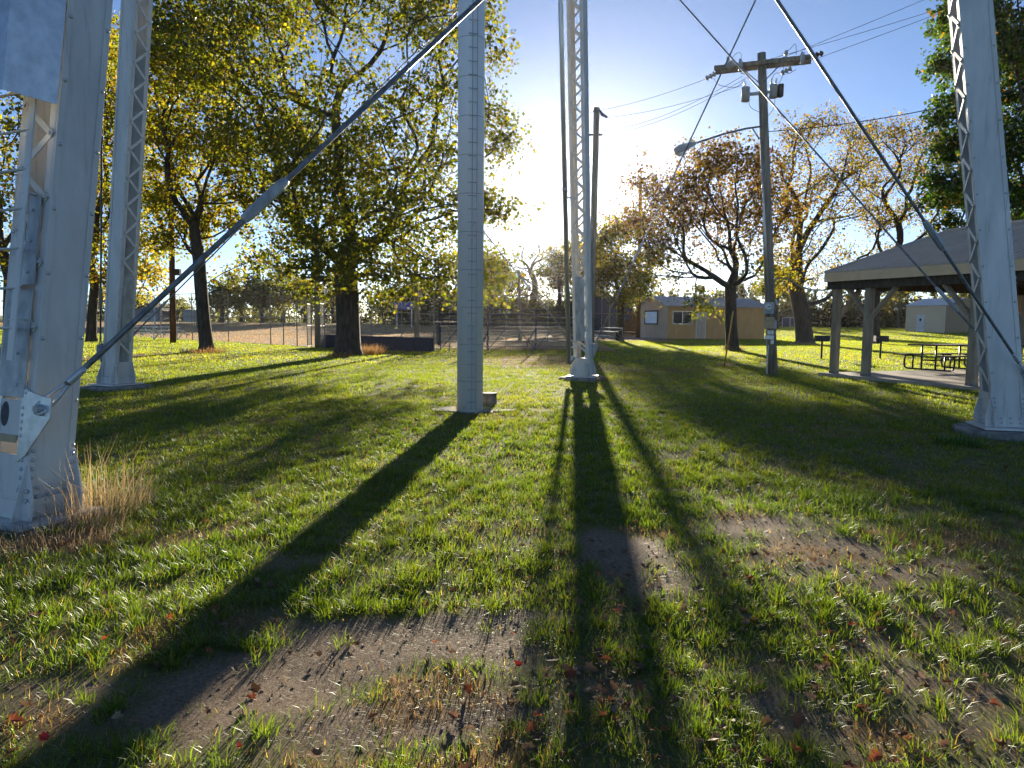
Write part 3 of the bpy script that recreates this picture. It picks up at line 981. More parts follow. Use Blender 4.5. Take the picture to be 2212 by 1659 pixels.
mb = MB(); mb.tube([kp(4.4 * sK, -.12, 0), kp(4.4 * sK, -.12, 1.0 * sK)], .035, 8); mb.tube([kp(4.32 * sK, -.12, 1.0 * sK), kp(4.5 * sK, -.16, .98 * sK)], .05, 8)
mb.build('standpipe', M['fascia'], con)
MB().tube([kp(8.6 * sK, WW * .55, HR - .3), kp(8.6 * sK, WW * .55, HR + .55)], .1, 10).build('chimney', M['black'], con)
# concrete walk in front of the stand
cw = sheet('concrete_walk', [kp(-6, -.2, 0)[:2], kp(-4.2, -1.9, 0)[:2], kp(-.4, -.9, 0)[:2], kp(2.5, -1.0, 0)[:2], kp(4.6, -.55, 0)[:2], kp(4.6, -.02, 0)[:2], kp(0, 0.0, 0)[:2], kp(-.02, WW, 0)[:2], kp(-6.5, WW, 0)[:2]], .06, M['concrete'])

# ------------------------------------------------------------------ pavilion
E = Vector((0.37, -0.93, 0)).normalized(); N = Vector((0.93, 0.37, 0)).normalized()
P1 = gp(1801, 806, .1); P1.z = 0
pav = thing('pavilion', 'open timber picnic pavilion with tan fascia and ribbed brown metal hip end roof', 'pavilion', P1)
PL, PW = 9.6, 8.6


def pp(u, v, z): return P1 + E * u + N * v + Vector((0, 0, z))


mb = MB(); mb.hexa([pp(-.35, -.3, -.1), pp(PL + .3, -.3, -.1), pp(PL + .3, PW + .3, -.1), pp(-.35, PW + .3, -.1), pp(-.35, -.3, .1), pp(PL + .3, -.3, .1), pp(PL + .3, PW + .3, .1), pp(-.35, PW + .3, .1)])
mb.build('slab', M['slab'], pav, bevel=.01)
PH = 2.72


def post(u, v, w=.17):
    mb = MB(); mb.hexa([pp(u - w / 2, v - w / 2, .101), pp(u + w / 2, v - w / 2, .101), pp(u + w / 2, v + w / 2, .101), pp(u - w / 2, v + w / 2, .101),
                        pp(u - w / 2, v - w / 2, PH), pp(u + w / 2, v - w / 2, PH), pp(u + w / 2, v + w / 2, PH), pp(u - w / 2, v + w / 2, PH)])
    o = mb.build('post', M['wood_grey'], pav, bevel=.006)
    s = MB(); w2 = w / 2 + .004
    s.hexa([pp(u - w2, v - w2, .1015), pp(u + w2, v - w2, .1015), pp(u + w2, v + w2, .1015), pp(u - w2, v + w2, .1015), pp(u - w2, v - w2, .17), pp(u + w2, v - w2, .17), pp(u + w2, v + w2, .17), pp(u - w2, v + w2, .17)])
    s.build('post_shoe', M['rod'], o)
    return o


def brace(u, v, du, dv, L=.85):
    mb = MB(); mb.beam(pp(u + du * .07, v + dv * .07, PH - L), pp(u + du * L, v + dv * L, PH - .02), .09, .15, up=E if abs(dv) > 0 else N)
    mb.build('knee_brace', M['wood_grey'], pav, bevel=.004)


post(0, 0, .2); post(1.2, 0, .2); post(4.45, 0, .2); post(7.9, 0, .2)
post(0, PW, .2); post(3.2, PW, .2); post(6.6, PW, .2); post(PL, PW, .2)
brace(0, 0, 0, 1, .9); brace(1.2, 0, -1, 0, .8); brace(1.2, 0, 1, 0, .9); brace(4.45, 0, -1, 0, .9); brace(4.45, 0, 1, 0, .9); brace(7.9, 0, -1, 0, .9)
brace(0, PW, 0, -1, .9); brace(3.2, PW, 1, 0); brace(3.2, PW, -1, 0)
for v in (0, PW):
    for s in (-.115, .115):
        mb = MB(); mb.beam(pp(-.3, v + s, PH + .13), pp(PL + .2, v + s, PH + .13), .045, .30)
        mb.build('beam', M['dark_wood'], pav)
mb = MB(); mb.beam(pp(-.0, .14, PH + .13), pp(0, PW - .14, PH + .13), .05, .29); mb.build('beam', M['dark_wood'], pav)
# roof: eave overhang, ridge along the long axis, sloped end
ez, rzz = PH + .50, PH + 1.95
o_ = .28
e00, e10, e11, e01 = pp(-o_, -o_, ez), pp(PL + o_, -o_, ez), pp(PL + o_, PW + o_, ez), pp(-o_, PW + o_, ez)
k0, k1 = pp(.15, PW / 2, rzz), pp(PL + o_, PW / 2, rzz)
metal_roof(e00, e10, k1, k0, 46, M['roof_tan'], pav, th=.05, rh=.03)
metal_roof(e11, e01, k0, k1, 46, M['roof_tan'], pav, th=.05, rh=.03)
mb = MB(); nrm = (e00 - e01).cross(k0 - e01).normalized()
mb.prism([e01, e00, k0], nrm * -.05); mb.build('roof_end', M['roof_tan'], pav)
mb = MB()
for a, b in ((e00, e10), (e10, e11), (e11, e01), (e01, e00)):
    q = Vector((0, 0, -.16))
    mb.beam(a + q, b + q, .03, .26)
mb.build('fascia', M['fascia'], pav)
mb = MB(); mb.prism([pp(-o_ + .03, -o_ + .03, ez - .27), pp(PL + o_ - .03, -o_ + .03, ez - .27), pp(PL + o_ - .03, -.2, ez - .25), pp(-o_ + .03, -.2, ez - .25)], (0, 0, .015))
mb.build('soffit', M['dark_wood'], pav)
mb = MB(); mb.tube([k0 + Vector((0, 0, .02)), k1 + Vector((0, 0, .02))], .07, 8); mb.tube([k0 + Vector((0, 0, .0)), e00 + Vector((0, 0, .02))], .045, 6)
mb.build('ridge_cap', M['roof_tan'], pav)
u = .3
tr = 0
while u < PL:
    for (a, b) in ((pp(u, -.1, ez - .22), pp(u, PW / 2, rzz - .22)), (pp(u, PW + .1, ez - .22), pp(u, PW / 2, rzz - .22)), (pp(u, -.1, ez - .24), pp(u, PW + .1, ez - .24))):
        MB().beam(a, b, .045, .14).build('rafter', M['dark_wood'], pav)
    u += 1.22


# ------------------------------------------------------------------ picnic tables
def picnic_table():
    t = thing('picnic_table', 'x', 'picnic table', (0, 0, 0), 'picnic tables under the pavilion', rz=.0001)
    ORG[t.name] = Vector((0, 0, 0))
    Lh = 1.2
    for k in range(3):
        y = (-1 + k) * .25
        MB().box((-Lh, y - .118, .735), (Lh, y + .118, .775)).build('tabletop_plank', M['dark_wood'], t, bevel=.004)
    for s in (-1, 1):
        MB().box((-Lh, s * .68 - .13, .435), (Lh, s * .68 + .13, .472)).build('seat_plank', M['dark_wood'], t, bevel=.004)
    for e in (-1, 1):
        x = e * .78
        f = MB()
        r = .026
        hw = .78
        loop = [(x, -.62, .43), (x, -hw + .06, .43), (x, -hw, .36), (x, -hw, .14), (x, -hw + .03, .06), (x, -hw + .12, .03), (x, hw - .12, .03), (x, hw - .03, .06), (x, hw, .14), (x, hw, .36), (x, hw - .06, .43), (x, .62, .43)]
        f.tube(loop, r, 8)
        for s in (-1, 1):
            f.tube([(x, s * .50, .43), (x, s * .50, .03)], r * .9, 8)
            f.tube([(x, s * .50, .425), (x, s * .82, .425)], r * .8, 8)
        f.build('end_frame', M['black'], t, smooth=True)
        for s in (-1, 1):
            MB().tube([(x, s * .22, .03), (x, s * .22, .735)], r, 8).build('leg', M['black'], t, smooth=True)
    b = MB(); b.tube([(-.78, 0, .30), (.78, 0, .30)], .02, 8); b.tube([(-.78, -.22, .30), (-.78, .22, .30)], .02, 8); b.tube([(.78, -.22, .30), (.78, .22, .30)], .02, 8)
    b.build('stretcher', M['black'], t, smooth=True)
    return t


tb1 = gp(1952, 797, .1); tb2 = gp(2067, 804, .1)
mid_ = (tb1 + tb2) / 2
pt = picnic_table()
pt.rotation_euler.z = math.atan2(N.y, N.x)
pt.location = (mid_.x + N.x * .85, mid_.y + N.y * .85, .1)
pt['label'] = 'dark picnic table in the pavilion, nearest its front left posts'
pt.scale = (1.18, 1.18, 1.14)
t2 = copy_tree(pt)
t2.location = (mid_.x + N.x * 3.6 + E.x * .2, mid_.y + N.y * 3.6 + E.y * .2, .1)
t2['label'] = 'dark picnic table in the pavilion, behind the silver tower leg'


# ------------------------------------------------------------------ grills
def grill(px, py, label, rz):
    q = gp(px, py)
    g = thing('park_grill', label, 'grill', (q.x, q.y, 0), 'pedestal grills by the pavilion')
    c = Vector((q.x, q.y, 0))
    MB().tube([c + Vector((0, 0, -.1)), c + Vector((0, 0, .82))], .045, 10).build('pedestal', M['black'], g)
    m = Matrix.Rotation(rz, 3, 'Z')
    f = MB()
    def b(lo, hi):
        cs = [(lo[0], lo[1], lo[2]), (hi[0], lo[1], lo[2]), (hi[0], hi[1], lo[2]), (lo[0], hi[1], lo[2]), (lo[0], lo[1], hi[2]), (hi[0], lo[1], hi[2]), (hi[0], hi[1], hi[2]), (lo[0], hi[1], hi[2])]
        f.hexa([c + m @ Vector(k) for k in cs])
    b((-.28, -.2, .82), (.28, .2, .84)); b((-.28, .185, .84), (.28, .2, 1.09)); b((-.28, -.2, .84), (-.265, .185, 1.09)); b((.265, -.2, .84), (.28, .185, 1.09)); b((-.265, -.2, .84), (.265, -.185, 1.09))
    f.build('firebox', M['black'], g)
    f = MB()
    for i in range(9): b((-.262, -.18 + i * .043, 1.0), (.262, -.172 + i * .043, 1.012))
    b((-.2, -.36, .995), (-.18, -.18, 1.012)); b((.18, -.36, .995), (.2, -.18, 1.012))
    f.build('grate', M['rod'], g)


grill(1774, 776, 'black pedestal grill standing left of the pavilion corner post', .3)
grill(1901, 775, 'black pedestal grill on the lawn behind the second pavilion post', -.2)

# ------------------------------------------------------------------ shed
S0 = gp(2038, 727.5); S0 = Vector((S0.x, S0.y, 0))
sb = R(60)
sl = Vector((-math.cos(sb), math.sin(sb), 0)); sr = Vector((math.sin(sb), math.cos(sb), 0))
kS = S0.length / 80.0
WA, WB_, HS, HP = 3.75 * kS, 6.4 * kS, 3.05 * kS, 3.75 * kS
shed = thing('storage_shed', 'beige lap sided storage shed with white diamond window door and pale roof', 'shed', S0)


def sp_(u, v, z): return S0 + sl * u + sr * v + Vector((0, 0, z))


mb = MB(); mb.hexa([sp_(0, 0, -.2), sp_(WA, 0, -.2), sp_(WA, WB_, -.2), sp_(0, WB_, -.2), sp_(0, 0, HS), sp_(WA, 0, HS), sp_(WA, WB_, HS), sp_(0, WB_, HS)])
mb.build('core', M['shed_brown'], shed)
fw, sw = MB(), MB()
n = 15
for i in range(n):
    z0, z1 = HS * i / n, HS * (i + .97) / n
    a = .05
    fw.hexa([sp_(0, -.05, z0), sp_(WA, -.05, z0), sp_(WA, -.002, z0), sp_(0, -.002, z0), sp_(0, -.015, z1), sp_(WA, -.015, z1), sp_(WA, -.002, z1), sp_(0, -.002, z1)])
    sw.hexa([sp_(-.05, 0, z0), sp_(-.05, WB_, z0), sp_(-.002, WB_, z0), sp_(-.002, 0, z0), sp_(-.015, 0, z1), sp_(-.015, WB_, z1), sp_(-.002, WB_, z1), sp_(-.002, 0, z1)])
# the sl axis is the left wall, sr the right wall
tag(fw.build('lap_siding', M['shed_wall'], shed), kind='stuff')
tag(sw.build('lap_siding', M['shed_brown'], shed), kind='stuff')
mb = MB(); mb.prism([sp_(-.03, 0, HS), sp_(-.03, WB_, HS), sp_(-.03, WB_ / 2, HP)], sl * .1); mb.build('gable', M['shed_brown'], shed)
oo = .2
he_ = HS - .05
metal_roof(sp_(WA + oo, -oo, he_), sp_(-oo, -oo, he_), sp_(-oo, WB_ / 2, HP + .06), sp_(WA + oo, WB_ / 2, HP + .06), 9, M['shed_roof'], shed)
metal_roof(sp_(-oo, WB_ + oo, he_), sp_(WA + oo, WB_ + oo, he_), sp_(WA + oo, WB_ / 2, HP + .06), sp_(-oo, WB_ / 2, HP + .06), 9, M['shed_roof'], shed)
mb = MB()
for (u, v) in ((0, 0), (WA, 0), (0, WB_)):
    mb.hexa([sp_(u - .07, v - .07, 0), sp_(u + .05, v - .07, 0), sp_(u + .05, v + .05, 0), sp_(u - .07, v + .05, 0), sp_(u - .07, v - .07, HS - .06), sp_(u + .05, v - .07, HS - .06), sp_(u + .05, v + .05, HS - .06), sp_(u - .07, v + .05, HS - .06)])
mb.build('corner_trim', M['shed_wall'], shed)
u0, u1 = WA * .50, WA * .72
mb = MB(); mb.hexa([sp_(u0, -.09, .02), sp_(u1, -.09, .02), sp_(u1, -.052, .02), sp_(u0, -.052, .02), sp_(u0, -.09, 2.1 * kS), sp_(u1, -.09, 2.1 * kS), sp_(u1, -.052, 2.1 * kS), sp_(u0, -.052, 2.1 * kS)])
sd = mb.build('door', M['white'], shed)
uc = (u0 + u1) / 2
mb = MB(); mb.prism([sp_(uc - .18, -.0905, 1.62 * kS), sp_(uc, -.0905, 1.44 * kS), sp_(uc + .18, -.0905, 1.62 * kS), sp_(uc, -.0905, 1.80 * kS)], sr * -.012); mb.build('diamond_window', M['glass'], sd)
MB().tube([sp_(u0 + .09, -.09, 1.25), sp_(u0 + .09, -.14, 1.25)], .035, 8).build('handle', M['rod'], sd)

# ------------------------------------------------------------------ bleachers
def bleacher(name, label, org, yaw, L, rows, rise, run, rail, fmat, pmat, group, nfr, first=.42):
    t = thing(name, label, 'bleacher', (0, 0, 0), group, rz=.0001)
    ORG[t.name] = Vector((0, 0, 0))
    zt = first + rise * (rows - 1)
    for i in range(rows):
        y, z = (rows - 1 - i) * run, first + rise * i    # y grows away from the high back side
        MB().box((0, y - .13, z), (L, y + .13, z + .045)).build('seat_plank', pmat, t)
        if i > 0 or rows > 3:
            MB().box((0, y + run * .35, z - rise * .95 if i else z - .3), (L, y + run * .35 + .25, (z - rise * .95 if i else z - .3) + .04)).build('foot_plank', pmat, t)
    for k in range(nfr):
        x = L * k / (nfr - 1) * .98 + L * .01
        f = MB()
        yb, yf = -.12, (rows - 1) * run + .15
        f.beam((x, yb, .03), (x, yf, .03), .05, .05)
        f.beam((x, yb + .02, .03), (x, yb + .02, zt), .05, .05)
        f.beam((x, yb, zt - .08), (x, yf, first - .1), .05, .05)
        f.beam((x, yb + .05, .05), (x, yf * .55, (zt + first) / 2 - .1), .045, .045)
        for i in range(rows):
            y, z = (rows - 1 - i) * run, first + rise * i
            f.beam((x, y - .1, z - .3), (x, y - .1, z), .04, .04)
            f.beam((x, y - .12, z - .025), (x, y + .35, z - .025), .04, .04)
        for s in (-1, 1):
            xx = min(max(x + s * L / (nfr - 1) * .35, .05), L - .05)
            if 0 < xx < L: f.beam((x, yb, .06), (xx, yb, zt - .1), .035, .035)
        f.build('frame', fmat, t)
    if rail:
        zr = 2.22
        f = MB()
        for k in range(nfr):
            x = L * k / (nfr - 1)
            f.tube([(x, -.2, .3), (x, -.2, zr)], .042, 8)
        for j in range(4):
            z = zr - j * .27
            f.tube([(0, -.2, z), (L, -.2, z)], .034, 8)
        f.build('back_rail', fmat, t)
        for x in (0, L):
            f = MB()
            ye = (rows - 1) * run
            for j in range(4):
                f.tube([(x, -.2, zr - j * .27), (x, ye, zr - j * .27 - rise * (rows - 1) * .85)], .034, 8)
            for yy in (ye * .5, ye):
                zq = zr - rise * (rows - 1) * .85 * (yy + .2) / (ye + .2)
                f.tube([(x, yy, .3), (x, yy, zq)], .025, 8)
            f.build('side_rail', fmat, t)
    t.location = org
    t.rotation_euler.z = yaw
    return t


q0 = gp(948, 757); q1 = gp(1223, 756)
bl = bleacher('bleacher', 'navy framed five row bleacher with back guard rails behind the riser pipe', (q0.x, q0.y, 0), R(9), 7.9, 5, .21, .60, True, M['navy'], M['plank'], None, 4)
q = gp(1342, 738)
b3 = bleacher('bleacher', 'small bare aluminium three row bleacher on concrete beside the concession stand', (q.x, q.y, 0), R(108), 3.6, 3, .32, .72, False, M['fence'], M['alu'], None, 2, .45)
q = gp(283, 734)
b4 = bleacher('bleacher', 'low white three row bleacher by the left ball field fence', (q.x, q.y, 0), R(-6), 3.6, 3, .25, .6, False, M['alu'], M['alu'], None, 3, .42)


# ------------------------------------------------------------------ chain link fences
def chain_link(mb, a, b, z0, z1, pitch, w):
    a, b = Vector(a), Vector(b)
    d = b - a; L = d.length; d.normalize()
    H = z1 - z0
    s = -H
    while s < L:
        for sg in (1, -1):
            # diagonal from u=s (bottom) to u=s+H (top), or mirrored
            u0, u1 = (s, s + H) if sg > 0 else (s + H, s)
            lo, hi = 0.0, 1.0
            du = u1 - u0
            t0, t1 = (0 - u0) / du, (L - u0) / du
            if t0 > t1: t0, t1 = t1, t0
            lo, hi = max(lo, t0), min(hi, t1)
            if hi - lo > .01:
                p = a + d * (u0 + du * lo) + Vector((0, 0, z0 + H * lo))
                q = a + d * (u0 + du * hi) + Vector((0, 0, z0 + H * hi))
                p.z += sg * .0; 
                mb.tube([p, q], w, 3, cap=False)
        s += pitch
    return mb


def fence(name, label, pts, H, postmat, nperseg, pitch=.16, wire=.0035, pr=.034, rails=(0.5, 1.0), rise=True, group=None):
    pts = [Vector((p[0], p[1], 0)) for p in pts]
    t = thing(name, label, 'fence', (pts[0].x, pts[0].y, 0), group)
    for i in range(len(pts) - 1):
        a, b = pts[i], pts[i + 1]
        n = nperseg[i]
        prev = None
        for k in range(n + 1):
            q = a + (b - a) * (k / n)
            gz_ = float(far_rise(q.x, q.y)) if rise else 0
            qq = Vector((q.x, q.y, gz_))
            if not (i > 0 and k == 0):
                MB().tube([qq + Vector((0, 0, -.1)), qq + Vector((0, 0, H))], pr, 8).build('post', postmat, t)
            if prev is not None:
                for f in rails:
                    MB().tube([prev + Vector((0, 0, H * f - .02)), qq + Vector((0, 0, H * f - .02))], pr * .7, 6).build('rail', M['rust'] if f == 1.0 else postmat, t)
                m = MB(); chain_link(m, prev, Vector((qq.x, qq.y, prev.z)), .03, H - .03, pitch, wire)
                tag(m.build('chain_link', postmat, t), kind='stuff')
            prev = qq
    return t


far0 = A0 + fd * 44
fence('chain_link_fence', 'tall chain link fence with rusty top rail along the near side of the ball field', [far0, A0, FIELD_FENCE[2], A1], 3.35, M['fence'], [8, 2, 3], .22, .0019)
# open gate at the corner
ga = Vector((A1.x, A1.y, 0)); gb = gp(686, 753); gb = Vector((gb.x, gb.y, 0))
g = thing('fence_gate', 'narrow chain link gate standing open beside the wooden pole at the fence end', 'gate', ga)
for (x, y) in ((ga, ga + Vector((.12, -1.25, 0))), (gb + Vector((.35, .2, 0)), gb + Vector((.42, -1.0, 0)))):
    f = MB()
    for z in (.1, 1.25, 2.45): f.tube([x + Vector((0, 0, z)), y + Vector((0, 0, z))], .022, 6)
    f.tube([x + Vector((0, 0, .0)), x + Vector((0, 0, 2.47))], .028, 8); f.tube([y + Vector((0, 0, .1)), y + Vector((0, 0, 2.47))], .022, 8)
    f.build('gate_frame', M['fence'], g)
    m = MB(); chain_link(m, x, y, .12, 2.43, .09, .004); tag(m.build('chain_link', M['fence'], g), kind='stuff')
# top rail going on over the gate to the pole behind
w0 = gp(673, 750); w1 = gp(936, 761)
w0 = Vector((w0.x + .3, w0.y - .3, 0)); w1 = Vector((w1.x, w1.y, 0))
nw = thing('padded_wall', 'low navy padded wall running behind the big maple trunk to the bleacher', 'padded wall', w0)
npan = 7
for i in range(npan):
    a = w0 + (w1 - w0) * (i / npan); b = w0 + (w1 - w0) * ((i + .985) / npan)
    dz = random.uniform(-.02, .02)
    m = MB(); m.beam(a + Vector((0, 0, .36)), b + Vector((0, 0, .36 + dz)), .09, .76)
    m.build('pad_panel', M['navy'], nw, bevel=.02)
fence('backstop_fence', 'chain link backstop fence rising behind the low navy padded wall', [w0 + Vector((0, .25, 0)), w1 + Vector((0, .25, 0)), w1 + Vector((1.2, 4.6, 0)), w1 + Vector((8.5, 6.2, 0))], 3.1, M['fence'], [4, 2, 3], .26, .002, .03, (0.5, 1.0))
# far outfield fence
fa, fb = (-70, 104), (3, 99)
fence('outfield_fence', 'distant pale outfield fence across the far side of the ball field', [fa, fb], 2.35, M['fence'], [15], .5, .006, .04, (0.5, 1.0))
# windscreen fence on the right
s0 = gp(1283, 722); s1 = gp(1366, 724)
ws = fence('windscreen_fence', 'tall fence hung with dark windscreen fabric left of the concession stand', [s0, s1], 4.6 * 1.0, M['fence'], [5], .5, .004, .045, (.02, .5, 1.0))
a, b = Vector((s0.x, s0.y + .08, 0)), Vector((s1.x, s1.y + .08, 0))
for k in range(5):
    p, q = a + (b - a) * (k / 5 + .004), a + (b - a) * ((k + 1) / 5 - .004)
    MB().beam(p + Vector((0, 0, 2.3)), q + Vector((0, 0, 2.3)), .012, 4.45).build('screen_panel', M['screen'], ws)
# dugout
dq = gp(1372, 727); dq = Vector((dq.x, dq.y, 0))
du = thing('dugout', 'brown timber dugout shelter with flat roof behind the small aluminium bleacher', 'dugout', dq)
for x in (0, 1.7, 3.4):
    for y in (0, 2.4):
        MB().box((dq.x + x - .09 - 1.6, dq.y + y - .09, 0), (dq.x + x + .09 - 1.6, dq.y + y + .09, 2.5)).build('post', M['pole_brown'], du)
MB().box((dq.x - 2.1, dq.y - .5, 2.51), (dq.x + 2.4, dq.y + 3, 2.72)).build('roof', M['dark_wood'], du)
for z in (.3, .8, 1.3):
    MB().box((dq.x - 1.5, dq.y + 2.27, z), (dq.x + 1.8, dq.y + 2.30, z + .45)).build('back_board', M['dark_wood'], du)
MB().box((dq.x - 1.5, dq.y + 1.5, .45), (dq.x + 1.7, dq.y + 1.9, .5)).build('bench_seat', M['alu'], du)

# ------------------------------------------------------------------ poles
def pole(name, label, base_px, top_px, r0, r1, mat, group='poles around the park', base=None, n=10):
    b = base if base is not None else gp(*base_px)
    t = at(top_px[0], top_px[1], b.y)
    o = thing(name, label, 'pole', (b.x, b.y, 0), group)
    pts = [Vector((b.x, b.y, -.1)).lerp(t, f) for f in (0, .33, .66, 1)]
    MB().tube(pts, [r0, r0 * .67 + r1 * .33, r0 * .33 + r1 * .67, r1], n).build('shaft', mat, o, smooth=True)
    return o, b, t


p_o, p_b, p_t = pole('wooden_pole', 'reddish brown wooden pole by the left fence with a dark box on its arm', (374, 741), (368, 300), .2, .15, M['pole_brown'])
fl = at(384, 588, p_b.y)
m = MB(); m.box((fl.x - .17, fl.y - .15, fl.z - .2), (fl.x + .17, fl.y + .15, fl.z + .2)); fb_ = m.build('box_lamp', M['dark_wood'], p_o, bevel=.02)
MB().tube([fl, Vector((p_b.x, p_b.y, fl.z))], .03, 6).build('lamp_arm', M['black'], p_o)
pole('wooden_pole', 'weathered pole standing between the fence gate and the big maple trunk', (686, 752), (684, 470), .16, .12, M['pole'])
pole('wooden_pole', 'weathered pole behind the bleacher end, its top lost in maple leaves', (901, 758), (898, 560), .15, .12, M['pole'])
np_o, np_b, np_t = pole('net_pole', 'dark pole holding the sagging backstop net behind the bleacher', None, (1121, 583), .16, .12, M['pole'], base=gp(1123, 737))
p2_o, p2_b, p2_t = pole('utility_pole', 'tall bare leaning pole rising just behind the far laced tower leg', (1275, 770), (1289, 233), .17, .135, M['pole'])
pole('wooden_pole', 'wooden pole close to the grey end wall of the concession stand', (1378, 731), (1384, 384), .24, .16, M['pole_brown'])
pole('light_pole', 'slim grey light pole far off past the ball field, right of the limbed tree', None, (700, 620), .12, .1, M['fence'], base=Vector((at(699, 700, 88).x, 88, 0)), group='far light poles')
pole('light_pole', 'slim grey light pole far off past the ball field, left beside the tree trunk', None, (424, 560), .13, .1, M['fence'], base=Vector((at(426, 700, 88).x, 88, 0)), group='far light poles')
pole('light_pole', 'thin white pole far off in front of the grey shed', None, (333, 640), .08, .07, M['white'], base=Vector((at(334, 700, 88).x, 88, 0)), group='far light poles')
# backstop net: sagging top rope and thin horizontal and vertical cords
nt_ = thing('backstop_net', 'thin brown backstop net sagging from a rope between two poles', 'net', (np_b.x, np_b.y, 0))
n1 = at(1121, 588, np_b.y); n2 = at(1275, 606, np_b.y + 3)
ropes, cords = MB(), MB()


def sag_pt(f, z_drop, sag):
    p = n1.lerp(n2, f)
    p.z -= z_drop + 4 * sag * f * (1 - f)
    return p


ropes.tube([sag_pt(i / 16, 0, 1.3) for i in range(17)], .02, 5)
l0 = at(1000, 690, np_b.y - .5); lm = at(1121, 674, np_b.y); l1 = at(1280, 680, np_b.y + 2)
def catenary(a, b, s, n=12): return [a.lerp(b, i / n) - Vector((0, 0, 4 * s * (i / n) * (1 - i / n))) for i in range(n + 1)]
ropes.tube(catenary(lm, at(800, 668, np_b.y - 4), .3), .018, 5)
ropes.tube(catenary(lm, l1, .35), .02, 5)
ropes.tube(catenary(n1, at(1015, 735, np_b.y - 3), .35), .014, 5)
ropes.build('rope', M['pipe'], nt_)
for j in range(1, 40):
    dz = j * .09
    cords.tube([sag_pt(i / 10, dz * (1 if True else 0), 1.3 * (1 - j / 60)) for i in range(11)], .0035, 3, cap=False)
for i in range(1, 60):
    f = i / 60
    cords.tube([sag_pt(f, 0, 1.3), sag_pt(f, 3.6, 1.3 * .33)], .003, 3, cap=False)
tag(cords.build('net_cords', M['rust'], nt_), kind='stuff')

# main utility pole
ub = gp(1669, 811)
ut = at(1645, 115, ub.y)
upole = thing('utility_pole', 'weathered utility pole with double crossarm, two transformers, street lamp and meter boxes', 'utility pole', (ub.x, ub.y, 0), 'poles around the park')
uv = (ut - Vector((ub.x, ub.y, 0)))
def u_at(py):                                    # point on the pole axis at a photo row
    lo, hi = 0.0, 1.0
    for _ in range(30):
        mdd = (lo + hi) / 2
        P = Vector((ub.x, ub.y, 0)) + uv * mdd
        c = P - CAM
        row = CY - FPX * c.dot(UP) / c.dot(FWD)
        if row > py: lo = mdd
        else: hi = mdd
    return Vector((ub.x, ub.y, 0)) + uv * lo


pr0, pr1 = .165, .125
shaft = MB().tube([Vector((ub.x, ub.y, -.1)), Vector((ub.x, ub.y, 0)) + uv * .35, Vector((ub.x, ub.y, 0)) + uv * .7, ut], [pr0, .15, .137, pr1], 14).build('shaft', M['pole'], upole, smooth=True)
ca_c = u_at(140)
ad = Vector((0.93, -0.37, 0)).normalized()      # direction of the arms
an = Vector((0.37, 0.93, 0)).normalized()
arms = []
for s, (l, r_) in ((-1, (1.38, 1.38)), (1, (1.38, 1.38))):
    c = ca_c + an * (s * .19) + Vector((0, 0, 0.0))
    m = MB(); m.beam(c - ad * l, c + ad * r_, .10, .13)
    arms.append(m.build('crossarm', M['pole'], upole, bevel=.008))
b = MB()
for s in (-1, 1):
    b.beam(ca_c - an * .26 + ad * (s * .62) - Vector((0, 0, .06)), ca_c - an * .15 - Vector((0, 0, .62)), .035, .012, up=an)
b.build('arm_brace', M['rod'], upole)


def bell(p, d, n=3, r=.07, st=.06):
    m = MB()
    if r > .05: r *= 1.25; st *= 1.2
    d = d.normalized()
    pts, rad = [], []
    for i in range(n):
        o = p + d * (i * st * 1.6)
        pts += [o, o + d * st * .3, o + d * st * .8, o + d * st * 1.4]; rad += [r * .35, r, r * .8, r * .35]
    m.tube(pts, rad, 12)
    return m


def pin_insul(p, h=.16, r=.05):
    m = MB(); m.tube([p, p + Vector((0, 0, h * .4)), p + Vector((0, 0, h * .42)), p + Vector((0, 0, h))], [r * .4, r * .4, r, r * .8], 10)
    return m


endL = ca_c - ad * 1.38 + an * .19; endR = ca_c + ad * 1.38 - an * .19
bell(endL - Vector((0, 0, .04)), Vector((-1, .35, -.45)), 3, .075).build('insulator', M['insulator'], upole, smooth=True)
bell(endR, Vector((.8, -.5, .15)), 3, .075).build('insulator', M['rust'], upole, smooth=True)
bell(ca_c - ad * .95 - an * .26, Vector((.4, -.9, 0)), 3, .09, .05).build('insulator', M['insulator'], upole, smooth=True)
bell(ca_c + ad * .85 + an * .1 - Vector((0, 0, .16)), Vector((-.8, .4, -.35)), 3, .07).build('insulator', M['insulator'], upole, smooth=True)
pin_insul(ca_c - ad * .98 - an * .19 + Vector((0, 0, .065)), .22, .055).build('insulator', M['insulator'], upole, smooth=True)
pin_insul(ca_c + ad * .68 - an * .19 + Vector((0, 0, .065)), .20, .06).build('insulator', M['insulator'], upole, smooth=True)
for f in (-.62, 1.12):                            # fused cutouts
    c = ca_c + ad * f - an * .27
    m = MB(); m.tube([c + Vector((0, 0, .16)), c + Vector((0, 0, .05)), c - Vector((0, 0, .05)), c - Vector((0, 0, .2))], [.02, .05, .055, .03], 10); m.tube([c + Vector((.05, -.04, .12)), c + Vector((.05, -.04, -.26))], .016, 8)
    m.beam(c + Vector((0, 0, .0)), c + an * .12, .04, .03)
    m.build('cutout', M['insulator'], upole, smooth=True)
